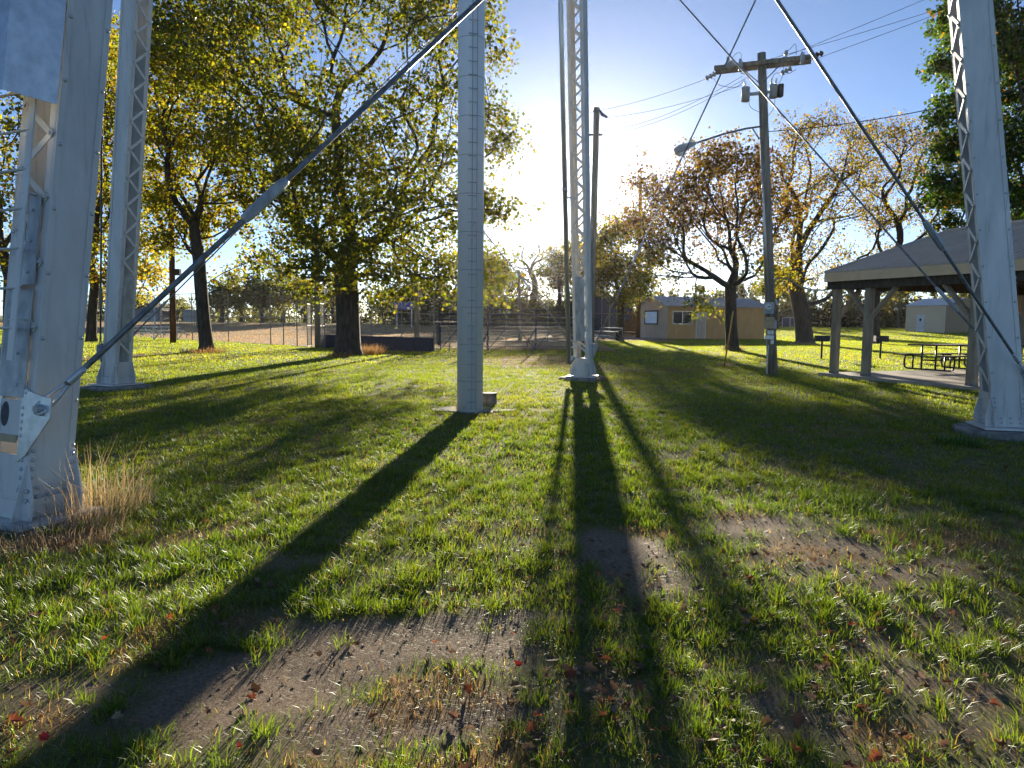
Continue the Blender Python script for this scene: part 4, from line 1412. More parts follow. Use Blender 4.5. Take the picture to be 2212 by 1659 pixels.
# transformers
for (f, py, r_, h_) in ((-.50, 201, .125, .40), (.30, 201, .12, .36)):
    c = u_at(py) + ad * f * 1.0 - an * .02
    m = MB(); m.tube([c - Vector((0, 0, h_ / 2)), c + Vector((0, 0, h_ / 2 - .03)), c + Vector((0, 0, h_ / 2)), c + Vector((0, 0, h_ / 2 + .02))], [r_, r_, r_ * 1.06, r_ * .9], 18)
    tr_ = m.build('transformer', M['tin_grey'], upole, smooth=True)
    for dx in ((-.04,) if f < 0 else (-.07, .06)):
        z0 = c + ad * dx + Vector((0, 0, h_ / 2 + .02))
        bell(z0, Vector((0, 0, 1)), 4, .036, .03).build('bushing', M['insulator'], tr_, smooth=True)
    m = MB(); m.beam(c, u_at(py), .10, .08); m.build('mount', M['tin_grey'], tr_)
c = u_at(201) + ad * .50
m = MB(); m.box((c.x - .07, c.y - .1, c.z - .17), (c.x + .07, c.y + .1, c.z + .2)); m.build('control_box', M['dark_wood'], upole, bevel=.02)
# jumper leads
def lead(*pts):
    pts = [Vector(p) for p in pts]
    out = []
    for i in range(len(pts) - 1):
        for k in range(5):
            f = k / 5
            p0, p1, p2, p3 = pts[max(i - 1, 0)], pts[i], pts[i + 1], pts[min(i + 2, len(pts) - 1)]
            out.append(0.5 * ((2 * p1) + (p2 - p0) * f + (2 * p0 - 5 * p1 + 4 * p2 - p3) * f * f + (3 * p1 - p0 - 3 * p2 + p3) * f ** 3))
    out.append(pts[-1])
    j = MB(); j.tube(out, .008, 5); j.build('jumper_lead', M['wire'], upole)
Yp = ub.y - .3
lead(at(1580, 128, Yp), at(1590, 116, Yp), at(1600, 115, Yp), at(1601, 130, Yp))
lead(at(1690, 118, Yp), at(1705, 108, Yp), at(1718, 95, Yp), at(1720, 118, Yp))
lead(at(1601, 158, Yp), at(1612, 162, Yp), at(1617, 172, Yp))
lead(at(1668, 172, Yp), at(1675, 158, Yp), at(1700, 160, Yp), at(1720, 150, Yp))
lead(at(1541, 168, Yp), at(1555, 184, Yp), at(1590, 188, Yp), at(1608, 172, Yp))
lead(at(1617, 214, Yp), at(1622, 232, Yp), at(1645, 244, Yp))
lead(at(1674, 214, Yp), at(1672, 232, Yp), at(1660, 250, Yp))
lead(at(1693, 140, Yp), at(1692, 160, Yp), at(1680, 182, Yp), at(1668, 180, Yp))
# street lamp
sl0 = u_at(272); sl1 = at(1500, 310, ub.y - 1.0)
ctrl = [sl0 + Vector((-.1, 0, -.02)), at(1610, 278, ub.y - .25), at(1565, 289, ub.y - .55), sl1]
slm = MB().tube(ctrl, .03, 8).build('street_lamp', M['rod'], upole, smooth=True)
MB().beam(u_at(300) - ad * .15, at(1625, 276, ub.y - .2), .03, .03).build('arm_strut', M['rod'], slm)
hd = (at(1457, 327, ub.y - 1.25) - sl1)
hl = hd.length; hd.normalize()
m = MB(); m.tube([sl1 - hd * .05, sl1 + hd * .05, sl1 + hd * hl * .35, sl1 + hd * hl * .75, sl1 + hd * hl * .97, sl1 + hd * hl * 1.02], [.05, .075, .10, .13, .09, .03], 14)
m.build('lamp_head', M['tin_grey'], slm, smooth=True)
lc = sl1 + hd * hl * .68 - Vector((0, 0, .085))
m = MB(); m.tube([lc + hd * -.16, lc + hd * -.1 - Vector((0, 0, .03)), lc + hd * .06 - Vector((0, 0, .04)), lc + hd * .15], [.04, .085, .085, .03], 14); m.build('lens', M['lamp_glass'], slm, smooth=True)
m = MB(); m.tube([sl1 + hd * hl * .2 + Vector((0, 0, .08)), sl1 + hd * hl * .2 + Vector((0, 0, .2))], .035, 8); m.build('photocell', M['tin_grey'], slm)
# conduits, meter and boxes on the pole
pf = Vector((-.35, -.94, 0)).normalized()        # side facing the camera
m = MB(); m.tube([u_at(300) - ad * .10 + pf * .12, u_at(500) - ad * .08 + pf * .14, u_at(652) - ad * .04 + pf * .17], .034, 10); m.build('conduit', M['pipe'], upole, smooth=True)
def boxat(px0, py0, px1, py1, Yc, dep, name, mat, bev=.01):
    a, b_ = at(px0, py1, Yc), at(px1, py0, Yc)
    m = MB(); m.box((min(a.x, b_.x), Yc - dep / 2, min(a.z, b_.z)), (max(a.x, b_.x), Yc + dep / 2, max(a.z, b_.z)))
    return m.build(name, mat, upole, bevel=bev)
Yb = ub.y - .27
mb_ = boxat(1651, 653, 1671, 678, Yb, .16, 'meter_box', M['tin_grey'])
mc = at(1656, 664, Yb)
m = MB(); m.tube([mc + Vector((0, -.08, 0)), mc + Vector((0, -.17, 0)), mc + Vector((0, -.20, 0))], [.095, .095, .07], 18); m.build('meter', M['lamp_glass'], mb_, smooth=True)
m = MB(); m.box((mc.x - .05, mc.y - .21, mc.z - .0), (mc.x + .05, mc.y - .202, mc.z + .03)); m.build('dial', M['plaque'], mb_)
boxat(1651, 685, 1671.5, 710, Yb, .18, 'switch_box', M['tape'])
boxat(1670.5, 692, 1677, 710, Yb, .12, 'disconnect_box', M['tin_grey'])
boxat(1674, 648, 1679, 658, Yb + .1, .1, 'junction_box', M['tin_grey'])
for (x, y) in ((1661, 718), (1668, 718), (1655, 728.5), (1662, 728.5), (1668, 729), (1668, 739)):
    boxat(x - 3, y - 4.2, x + 3, y + 4.2, Yb + .06, .06, 'outlet_box', M['white'], .004)
m = MB()
pv = pp(.0, -.12, PH + .05)
Yc = ub.y - .2
cp = [at(1674, 693, Yc), at(1671, 630, Yc), at(1671.5, 614, Yc), at(1675, 604, Yc), at(1683, 600, Yc), at(1700, 601, Yc + .2)]
cp += [cp[-1].lerp(pv, f) - Vector((0, 0, .22 * 4 * f * (1 - f))) for f in (.25, .5, .75)] + [pv]
m.tube(cp, .024, 8); m.build('service_conduit', M['rod'], upole, smooth=True)
m = MB(); m.tube([at(1660, 745, Yc), at(1656, 808, Yc)], .016, 6); m.tube([at(1656, 735, Yc), at(1658, 808, Yc)], .012, 6); m.build('ground_wire', M['pipe'], upole)
# guy wire with guard
gq_ = gp(1564, 794)
gt0 = u_at(262)
MB().tube([gq_, gt0], .006, 5).build('guy_wire', M['wire'], upole)
gdir = (gt0 - gq_).normalized()
MB().tube([gq_, gq_ + gdir * 2.25], [.03, .028], 8).build('guy_guard', M['guard'], upole, smooth=True)
m = MB(); q = at(1669, 312, ub.y - .2); m.prism([q, q + Vector((.03, 0, -.06)), q + Vector((.0, 0, -.24)), q + Vector((-.05, 0, -.27)), q + Vector((-.02, 0, -.1))], (0, .01, 0)); m.build('ribbon', M['red'], upole)

# ------------------------------------------------------------------ overhead lines
def line(label, a, b, sag, r=.007, name='power_line', group='overhead power lines'):
    m = MB(); m.tube(catenary(Vector(a), Vector(b), sag, 20), r, 5)
    o = m.build(name, M['wire']); tag(o, label, 'power line', group)


Yt = ub.y
line('upper power line running from the crossarm pole up past the right tower leg', at(1600, 160, Yt + .4), at(2600, -264, Yt - 3), .10)
line('middle power line running from the crossarm pole up past the right tower leg', at(1655, 130, Yt), at(2600, -173, Yt - 3), .12)
line('lower power line running from the arm end up past the right tower leg', at(1752, 131, Yt - .3), at(2600, -195, Yt - 3), .06)
line('power line from the left arm end to the leaning pole top', at(1540, 165, Yt + .4), p2_t + Vector((-.1, 0, -.15)), .12)
line('power line from the insulator cluster to the leaning pole upper clevis', at(1603, 165, Yt + .3), at(1291, 283, p2_b.y), .35)
line('power line from the transformer level to the chain on the leaning pole', at(1613, 181, Yt), at(1312, 254, p2_b.y - .3), .15)
line('lowest power line reaching the leaning pole lower spool', at(1614, 167, Yt + .2), at(1296, 291, p2_b.y), .35)
line('faint power line going left from the leaning pole into the maple', at(1288, 240, p2_b.y), at(820, 340, p2_b.y + 22), .2)
line('faint lower power line going left from the leaning pole into the maple', at(1285, 291, p2_b.y), at(820, 365, p2_b.y + 22), .2)
line('thick twisted service cable from the utility pole to the right behind the dark green tree', u_at(285) + ad * .12, at(2260, 175, Yt - 1), .22, .014, 'service_cable')
m = MB()
m.tube([p2_t + Vector((.12, -.1, -.12)), at(1300, 247, p2_b.y - .3), at(1312, 254, p2_b.y - .3)], [.03, .08, .05], 8)
m.tube([at(1284, 291, p2_b.y) + Vector((-.3, 0, 0)), at(1296, 291, p2_b.y) + Vector((.1, 0, 0))], .05, 8)
m.tube([at(1281, 241, p2_b.y), at(1287, 239, p2_b.y)], .05, 8)
m.build('insulator', M['rod'], p2_o)

# ------------------------------------------------------------------ far sheds, small background pieces
def far_shed(label, x0, x1, ytop, ybot, Y, gable, dep=8, mw='farwall', md='fardoor', dx=(.22, .8)):
    a, b = at(x0, ybot, Y), at(x1, ybot, Y)
    g = float(far_rise(a.x, Y))
    t = thing('far_shed', label, 'shed', (a.x, Y, g), 'far sheds past the field')
    H = at(x0, ytop, Y).z - g
    m = MB()
    pk = gable
    m.prism([(a.x, Y, g - .2), (b.x, Y, g - .2), (b.x, Y, g + H), ((a.x + b.x) / 2, Y, g + H + pk), (a.x, Y, g + H)], (0, dep, 0)); m.build('wall', M[mw], t)
    for s, (xa, xb) in ((0, (a.x - .3, (a.x + b.x) / 2)), (1, ((a.x + b.x) / 2, b.x + .3))):
        za, zb = (g + H - .05, g + H + pk + .05) if s == 0 else (g + H + pk + .05, g + H - .05)
        m = MB(); m.prism([(xa, Y - .3, za), (xb, Y - .3, zb), (xb, Y - .3, zb + .12), (xa, Y - .3, za + .12)], (0, dep + .6, 0)); m.build('roof', M['dark_wood'] if mw == 'farwall' else M['fardoor'], t)
    m = MB(); w = b.x - a.x; m.box((a.x + w * dx[0], Y - .06, g), (a.x + w * dx[1], Y - .01, g + H * .82)); m.build('door', M[md], t)


far_shed('grey gabled shed beyond the ball field with a wide pale door', 290, 352, 672, 698, 125, 1.3, dx=(.15, .8))
far_shed('small pale box shed beyond the ball field right of the brown pole', 396, 427, 672, 697, 125, .15, 5, 'fardoor', 'fardoor')
tq = gp(1704, 718.5)
tpn = thing('tarp_gate', 'white framed gate covered in dark navy tarp beside the thicket', 'gate', (tq.x, tq.y, 0))
w_ = 30 / FPX * tq.y; h_ = 32 / FPX * tq.y
fr = MB()
for f in (-.5, .06, .5): fr.tube([(tq.x + w_ * f, tq.y, 0), (tq.x + w_ * f, tq.y, h_)], .05, 6)
for z in (.05, h_): fr.tube([(tq.x - w_ * .5, tq.y, z), (tq.x + w_ * .5, tq.y, z)], .045, 6)
fr.build('gate_frame', M['white'], tpn)
for (a, b) in ((-.47, .04), (.09, .36)):
    MB().box((tq.x + w_ * a, tq.y + .02, .1), (tq.x + w_ * b, tq.y + .04, h_ - .06)).build('tarp', M['navy'], tpn)
# green garden bench far right
gq2 = gp(1858, 719)
gb_ = thing('garden_bench', 'small pale green slatted bench in front of the dark thicket', 'bench', (gq2.x, gq2.y, 0))
M['bench'] = simple('bench_paint', (0.20, 0.30, 0.24), (0.28, 0.40, 0.32), 0.6, 0, 5)
for k in range(3): MB().box((gq2.x - .7, gq2.y - .25 + k * .17, .42), (gq2.x + .7, gq2.y - .1 + k * .17, .46)).build('seat_slat', M['bench'], gb_)
for k in range(3): MB().box((gq2.x - .7, gq2.y + .3, .55 + k * .16), (gq2.x + .7, gq2.y + .34, .67 + k * .16)).build('back_slat', M['bench'], gb_)
for s in (-.6, .6):
    for y in (-.2, .28): MB().box((gq2.x + s - .04, gq2.y + y - .0, 0), (gq2.x + s + .04, gq2.y + y + .06, .42 if y < 0 else .95)).build('leg', M['bench'], gb_)
bs = at(873, 661, 96)
sg = thing('blue_sign', 'blue board on two posts past the backstop fence', 'sign', (bs.x, bs.y, 0))
MB().box((bs.x - 1.3, bs.y, bs.z - .45), (bs.x + 1.3, bs.y + .06, bs.z + .5)).build('board', M['blue_sign'], sg)
for s in (-1, 1): MB().tube([(bs.x + s, bs.y + .12, 0), (bs.x + s, bs.y + .12, bs.z + .5)], .06, 8).build('post', M['white'], sg)

# ------------------------------------------------------------------ trees
PAL_MAPLE = [((.072, .088, .013), .42), ((.12, .132, .016), .32), ((.20, .18, .022), .18), ((.12, .082, .02), .08)]
PAL_GOLD = [((.10, .12, .015), .34), ((.20, .19, .018), .34), ((.29, .22, .022), .20), ((.15, .09, .018), .12)]
PAL_BROWN = [((.11, .06, .032), .42), ((.15, .085, .032), .28), ((.13, .115, .02), .18), ((.22, .16, .03), .12)]
PAL_GREEN = [((.030, .065, .012), .6), ((.05, .09, .015), .28), ((.10, .12, .018), .09), ((.26, .12, .02), .03)]
PAL_YELLOW = [((.26, .20, .022), .42), ((.32, .25, .035), .24), ((.15, .145, .02), .24), ((.15, .085, .025), .1)]
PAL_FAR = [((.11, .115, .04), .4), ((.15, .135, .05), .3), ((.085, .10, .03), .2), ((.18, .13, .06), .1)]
PAL_THICK = [((.045, .055, .024), .5), ((.075, .075, .03), .3), ((.12, .10, .04), .2)]


def leaf_mesh(name, cen, size, pal, parent, rng, mat=None, flat=0.0, jitter=0.3):
    n = len(cen)
    d = rng.normal(size=(n, 3)); d[:, 2] -= 0.35
    d /= np.linalg.norm(d, axis=1)[:, None]
    u = rng.normal(size=(n, 3)); u -= d * (u * d).sum(1)[:, None]; u /= np.linalg.norm(u, axis=1)[:, None] + 1e-9
    w = np.cross(d, u)
    s = size * rng.uniform(.6, 1.25, n)[:, None]
    f = s * rng.uniform(-.12, .3, n)[:, None]
    b = cen
    v = np.stack([b, b + d * s * .55 + u * s * .52 + w * f, b + d * s * 1.1 - w * f * .5, b + d * s * .45 - u * s * .52 + w * f], 1).reshape(-1, 3)
    i = np.arange(n)[:, None] * 4
    tris = np.concatenate([i + np.array([[0, 1, 2]]), i + np.array([[0, 2, 3]])], 1).reshape(-1, 3)
    pr = np.array([p for _, p in pal]); pr = pr / pr.sum()
    cols = np.array([c for c, _ in pal])[rng.choice(len(pal), n, p=pr)]
    cols = cols * rng.uniform(1 - jitter, 1 + jitter, (n, 1)) * rng.uniform(.92, 1.08, (n, 3))
    return fast_mesh(name, v, tris, mat or M['leaf'], np.repeat(cols, 4, 0), parent), cols


def grow(trunk, attract, bf=0.35, maxstep=1.1, rng=None):
    nodes = [np.array(p) for p in trunk]
    par = [-1] + list(range(len(trunk) - 1))
    path = [0.0]
    for i in range(1, len(nodes)): path.append(path[-1] + np.linalg.norm(nodes[i] - nodes[i - 1]))
    start = max(1, int(len(trunk) * .5))
    P = np.zeros((len(attract) * 8 + len(trunk) + 10, 3)); PL_ = np.full(len(P), 1e9)
    for i, p in enumerate(nodes): P[i] = p; PL_[i] = path[i] if i >= start else 1e6
    real = list(path)
    cnt = len(nodes)
    order = np.argsort(np.linalg.norm(attract - trunk[-1], axis=1))
    for k in order:
        a = attract[k]
        d = np.linalg.norm(P[:cnt] - a, axis=1)
        j = int(np.argmin(d + bf * PL_[:cnt]))
        L = d[j]
        ns = max(1, int(math.ceil(L / maxstep)))
        base = P[j].copy(); pj = j; pl = PL_[j] if PL_[j] < 1e5 else real[j]
        side = rng.normal(size=3) * L * .09
        for s in range(1, ns + 1):
            f = s / ns
            q = base + (a - base) * f + side * math.sin(math.pi * f)
            if cnt >= len(P): break
            P[cnt] = q; PL_[cnt] = pl + L * f; par.append(pj); pj = cnt; cnt += 1
    return P[:cnt].copy(), np.array(par)


def limb_mesh(P, par, r0, rtip, ntrunk, rng):
    n = len(P)
    kids = [[] for _ in range(n)]
    for i in range(1, n): kids[par[i]].append(i)
    tips = np.zeros(n)
    for i in range(n - 1, -1, -1):
        if not kids[i]: tips[i] = 1
        if par[i] >= 0: tips[par[i]] += tips[i]
    # order: children always come after parents, so a reverse sweep is enough
    e = math.log(max(tips[0], 2)) / math.log(r0 / rtip)
    rad = rtip * tips ** (1 / e)
    for i in range(ntrunk): rad[i] = max(rad[i], r0 * (1 - .22 * i / ntrunk))
    main = [max(k, key=lambda c: tips[c]) if k else -1 for k in kids]
    for it in range(2):
        Q = P.copy()
        for i in range(ntrunk, n):
            if main[i] >= 0: Q[i] = P[i] * .55 + .225 * (P[par[i]] + P[main[i]])
        P = Q
    mb = MB()
    done = np.zeros(n, bool)
    starts = [(0, -1)]
    while starts:
        s, pa = starts.pop()
        pts, rr = [], []
        if pa >= 0:
            pts.append(P[pa]); rr.append(min(rad[s] * 1.15, rad[pa]))
        i = s
        while i >= 0:
            pts.append(P[i]); rr.append(rad[i])
            for c in kids[i]:
                if c != main[i]: starts.append((c, i))
            i = main[i]
        if len(pts) > 1:
            if pa < 0:
                flare = [1.5, 1.12] + [1] * len(rr)
                rr = [r * flare[k] for k, r in enumerate(rr)]
            mx = max(rr)
            mb.tube(pts, rr, 12 if mx > .2 else 7 if mx > .06 else 5 if mx > .025 else 3, cap=False)
    return mb, P, rad, kids


def tree(label, name, trunk_px, Y, r0, lobes, nat, leaves, lsize, pal, depth=.65, bf=.35, seed=1, rtip=.012, sigma=.28, twigs=2, group='trees around the park', maxstep=1.1, limbs=(), base=None, pal2=None, zsplit=5.0):
    rng = np.random.default_rng(seed)
    b = base if base is not None else gp(*trunk_px[0])
    if base is None: Y = b.y
    g0 = float(far_rise(b.x, b.y))
    root = thing(name, label, 'tree', (b.x, b.y, g0), group)
    tr = [np.array((b.x, b.y, g0 - .15)), np.array((b.x, b.y, g0 + .35))]
    for k, (px, py) in enumerate(trunk_px[1:]):
        q = at(px, py, b.y + .1 * (k + 1)); tr.append(np.array(q))
    ntr = len(tr)
    # crown points
    cx = np.array([l[0] for l in lobes]); half = (cx.max() - cx.min()) / 2 + 40; mid = (cx.max() + cx.min()) / 2
    A, owner = [], []
    wts = np.array([l[2] ** 2 * (l[3] if len(l) > 3 else 1) for l in lobes], float); wts /= wts.sum()
    for li, l in enumerate(lobes):
        px, py, rp = l[:3]
        m = max(3, int(round(nat * wts[li])))
        rad_m = rp / FPX * b.y * .88
        hw = half / FPX * b.y
        dmax = depth * hw * math.sqrt(max(.12, 1 - ((px - mid) / half) ** 2))
        sub = max(1, m // 12)
        for s in range(sub):
            c = np.array(at(px, py, b.y + rng.uniform(-1, 1) * dmax))
            # keep the sight line of the lobe: shift sideways and up with distance
            k = m // sub
            v = rng.normal(size=(k, 3)); v /= np.linalg.norm(v, axis=1)[:, None]
            v *= (rng.uniform(0, 1, (k, 1)) ** .45) * rad_m
            A.append(c + v); owner += [li] * k
    A = np.concatenate(A)
    for lm in limbs:                              # hand placed heavy limbs, as photo points at the trunk distance
        pass
    extra = [np.array(at(px, py, b.y + dy)) for lm in limbs for (px, py, dy) in lm]
    P, par = grow(tr, np.concatenate([np.array(extra).reshape(-1, 3), A]) if extra else A, bf, maxstep, rng)
    mb, P, rad, kids = limb_mesh(P, par, r0, rtip, ntr, rng)
    tipi = [i for i in range(ntr, len(P)) if rad[i] < rtip * 2.6]
    # fine twigs
    tv = []
    anchors = []
    for i in tipi:
        anchors.append(P[i])
        for k in range(twigs):
            d = P[i] - P[par[i]]
            d = d / (np.linalg.norm(d) + 1e-6) * .5 + rng.normal(size=3) * .6
            L = rng.uniform(.35, .95) * (sigma / .28)
            q = P[i] + d * L * .6 + np.array((0, 0, -.05))
            mb.tube([P[i], P[i] + d * L * .35 + np.array((0, 0, .06)), q], [rtip * .7, rtip * .55, rtip * .3], 3, cap=False)
            anchors.append(q)
    mb.build('trunk', M['bark'], root, smooth=True)
    if leaves:
        an = np.array(anchors)
        idx = rng.integers(0, len(an), leaves)
        # uneven: some twigs are thick with leaves, others nearly bare
        wgt = rng.uniform(.15, 1, len(an)) ** 1.6
        idx = rng.choice(len(an), leaves, p=wgt / wgt.sum())
        nsub = 4
        subs = an[:, None, :] + rng.normal(size=(len(an), nsub, 3)) * sigma * np.array((1, 1, .7))
        cen = subs[idx, rng.integers(0, nsub, leaves)] + rng.normal(size=(leaves, 3)) * sigma * .42 * np.array((1, 1, .8))
        cen = cen[cen[:, 2] > g0 + 1.0]
        if pal2 is not None:
            up_ = cen[:, 2] + rng.normal(size=len(cen)) * .8 > zsplit
            l2, _ = leaf_mesh('lower_crown', cen[~up_], lsize, pal2, root, rng); tag(l2, kind='stuff')
            cen = cen[up_]
        lo, _ = leaf_mesh('crown', cen, lsize, pal, root, rng)
        tag(lo, kind='stuff')
    return root


tree('big spreading maple with thick forked trunk and olive gold leaves left of the riser pipe', 'maple_tree',
     [(752, 768), (752, 700), (750, 640), (745, 600)], 0, .52,
     [(350, 60, 70), (420, 60, 110), (560, 50, 120), (690, 10, 90, .7), (840, 20, 100, .7), (950, 40, 100, .9), (1040, 20, 40), (1050, 75, 38), (1056, 130, 34), (480, 180, 110), (600, 240, 110),
      (720, 190, 70, .7), (860, 200, 80, .6), (960, 190, 80, .8), (560, 340, 110), (680, 340, 110), (790, 330, 100, .9), (920, 330, 100), (1030, 250, 40), (1060, 240, 36), (1085, 292, 46), (1050, 320, 50),
      (600, 440, 80), (680, 440, 100), (790, 440, 100), (900, 440, 100), (1000, 440, 70), (1060, 440, 45), (1095, 455, 24), (640, 530, 60), (720, 560, 75), (800, 560, 80), (890, 560, 80), (970, 570, 75), (1045, 585, 42), (1070, 560, 30),
      (600, 580, 30, .5), (665, 620, 30, .7), (850, 640, 34, .8), (560, 570, 22, .5), (820, 600, 44, .8), (990, 615, 34), (660, -70, 120, .5), (860, -80, 120, .5), (500, -60, 90, .6), (1000, -60, 60, .6)],
     1800, 56000, .15, PAL_MAPLE, depth=.62, bf=.22, seed=5, rtip=.013, sigma=.34, twigs=2,
     limbs=[[(700, 540, -.5), (650, 430, -1), (600, 300, -1.5), (560, 180, -2)], [(745, 480, .6), (730, 330, .8), (700, 180, 1)], [(790, 520, .5), (800, 380, .8), (850, 220, 1.4), (870, 80, 2)], [(830, 560, -1), (930, 500, -1.6), (1010, 400, -2)], [(690, 590, 1.5), (600, 570, 2.2)], [(800, 430, -.5), (790, 250, -.5), (780, 60, 0)]])
tree('slender leaning tree with one long bare limb reaching right toward the big maple', 'limbed_tree',
     [(446, 759), (440, 690), (434, 620), (430, 560)], 0, .30,
     [(405, 480, 55), (350, 430, 55), (450, 430, 55), (400, 340, 75), (480, 310, 65), (365, 260, 70), (430, 190, 80), (345, 150, 60), (500, 480, 34), (420, 100, 70, .7), (360, 520, 34), (520, 420, 40), (440, 515, 30), (540, 560, 14, .6), (590, 540, 18, .6)],
     560, 14500, .165, PAL_GOLD, depth=.6, bf=.3, seed=9, sigma=.32, limbs=[[(470, 588, -.2), (510, 573, -.3), (555, 570, -.3)], [(425, 470, .3), (410, 380, .5), (400, 280, 0)]])
tree('golden tree at the far left edge behind the near tower leg', 'golden_tree',
     [(24, 744), (20, 680), (22, 600)], 0, .32,
     [(-60, 300, 110), (30, 450, 110), (20, 560, 70), (90, 300, 120), (20, 120, 120), (150, 520, 70), (150, 180, 110), (170, 60, 110), (-100, 480, 90), (120, 430, 90)],
     520, 14000, .19, PAL_GOLD, seed=12, sigma=.4)
tree('golden tree between the two left tower legs with branches down to the fence', 'golden_tree',
     [(198, 738), (199, 680), (205, 620)], 0, .30,
     [(195, 560, 60), (290, 560, 60), (250, 480, 70), (190, 400, 80), (290, 400, 80), (230, 290, 90), (180, 180, 90), (315, 520, 45), (325, 600, 36), (240, 600, 40), (300, 250, 80), (200, 90, 90), (310, 640, 18)],
     640, 19000, .19, PAL_GOLD, seed=15, sigma=.4, pal2=PAL_YELLOW, zsplit=5.5)
tree('brown leaved tree with dark trunk in front of the concession stand', 'brown_tree',
     [(1581, 757), (1579, 700), (1578, 650), (1578, 620)], 0, .34,
     [(1395, 400, 40), (1440, 440, 60), (1500, 380, 60), (1560, 350, 55), (1620, 350, 50), (1655, 400, 50), (1500, 470, 75), (1590, 450, 75), (1660, 490, 50), (1420, 520, 55), (1380, 590, 40, .7), (1470, 570, 50, .8), (1560, 540, 50, .6), (1665, 590, 34, .7), (1530, 655, 22), (1505, 640, 20), (1370, 470, 34), (1700, 450, 30), (1350, 560, 26, .6), (1640, 545, 40, .6)],
     950, 16500, .155, PAL_BROWN, depth=.6, bf=.3, seed=21, sigma=.32, rtip=.011, pal2=PAL_MAPLE, zsplit=5.2,
     limbs=[[(1545, 600, -.3), (1500, 560, -.6), (1450, 500, -.8)], [(1600, 570, .3), (1630, 500, .5)], [(1570, 540, .4), (1550, 440, .6)]])
tree('broad half bare tree with a heavy limb bending right behind the utility pole', 'half_bare_tree',
     [(1738, 743), (1734, 700), (1728, 660), (1722, 630)], 0, .62,
     [(1715, 600, 34, 1.3), (1700, 555, 38, 1.2), (1720, 290, 46), (1775, 275, 46), (1845, 300, 46), (1700, 350, 46), (1760, 400, 56), (1830, 380, 56), (1720, 480, 46), (1800, 470, 46), (1860, 450, 40), (1690, 430, 40), (1820, 560, 38), (1890, 560, 30), (1760, 600, 22, 1.2), (1750, 540, 40, 1.1), (1870, 350, 36), (1680, 620, 20), (1905, 470, 36)],
     1000, 11500, .155, PAL_BROWN[:3] + PAL_GOLD[1:3], depth=.6, bf=.26, seed=26, sigma=.36, rtip=.014, pal2=PAL_YELLOW, zsplit=6.5,
     limbs=[[(1765, 655, -.2), (1800, 636, -.4), (1825, 600, -.6), (1840, 540, -.6)], [(1712, 570, .4), (1720, 500, .6), (1745, 400, .4)], [(1740, 560, .4), (1790, 450, .8), (1840, 380, 1)]])
tree('half bare spreading tree with its trunk behind the second pavilion post', 'half_bare_tree',
     [(1889, 742), (1888, 690), (1890, 640)], 0, .42,
     [(1905, 290, 38), (1965, 300, 46), (2020, 300, 38), (1950, 380, 46), (1890, 400, 44), (2010, 370, 40), (1965, 450, 40), (1905, 480, 40), (1990, 600, 36, 1.2), (1955, 610, 26, 1.2), (2040, 600, 30), (1925, 560, 34), (2040, 430, 40), (2070, 330, 30), (2020, 500, 36)],
     760, 9500, .155, PAL_BROWN[:3] + PAL_GOLD[1:3], depth=.55, bf=.26, seed=33, sigma=.36, rtip=.014, pal2=PAL_YELLOW, zsplit=6)
tree('tall dense dark green tree rising above the pavilion roof', 'green_tree',
     [(2206, 752), (2200, 690), (2190, 620), (2180, 560)], 0, .42,
     [(2060, 60, 42), (2100, 150, 60), (2035, 140, 34), (2070, 240, 50), (2055, 330, 44), (2030, 395, 36), (2090, 420, 56), (2015, 440, 24), (2150, 60, 70), (2180, 200, 80), (2150, 330, 80), (2200, 430, 60), (2230, 100, 80), (2240, 300, 90), (2320, 220, 110), (2130, -30, 80), (2200, -90, 90), (2060, 490, 30), (2300, 420, 90), (2070, 10, 36), (2020, 250, 16)],
     1300, 60000, .23, PAL_GREEN, depth=.6, bf=.22, seed=41, sigma=.36)
tree('olive gold tree between the far tower leg and the brown leaved tree', 'golden_tree',
     [(1338, 736), (1340, 690), (1342, 640)], 0, .30,
     [(1308, 520, 36), (1345, 500, 34), (1395, 490, 24), (1330, 580, 42), (1378, 600, 42), (1300, 600, 36), (1350, 640, 24), (1286, 545, 18), (1400, 560, 30)],
     500, 12500, .18, PAL_MAPLE[:3] + PAL_YELLOW[:1], seed=44, sigma=.4)
tree('gnarled leafless tree beyond the backstop net', 'bare_tree',
     [(1155, 716), (1153, 660), (1156, 610)], 0, .45,
     [(1110, 560, 22), (1130, 535, 24), (1160, 520, 24), (1190, 540, 22), (1175, 560, 22), (1205, 555, 14), (1140, 575, 16), (1100, 585, 12)],
     330, 0, .2, PAL_BROWN, depth=.5, bf=.3, seed=52, rtip=.02, sigma=.4, twigs=2, group='trees beyond the field')
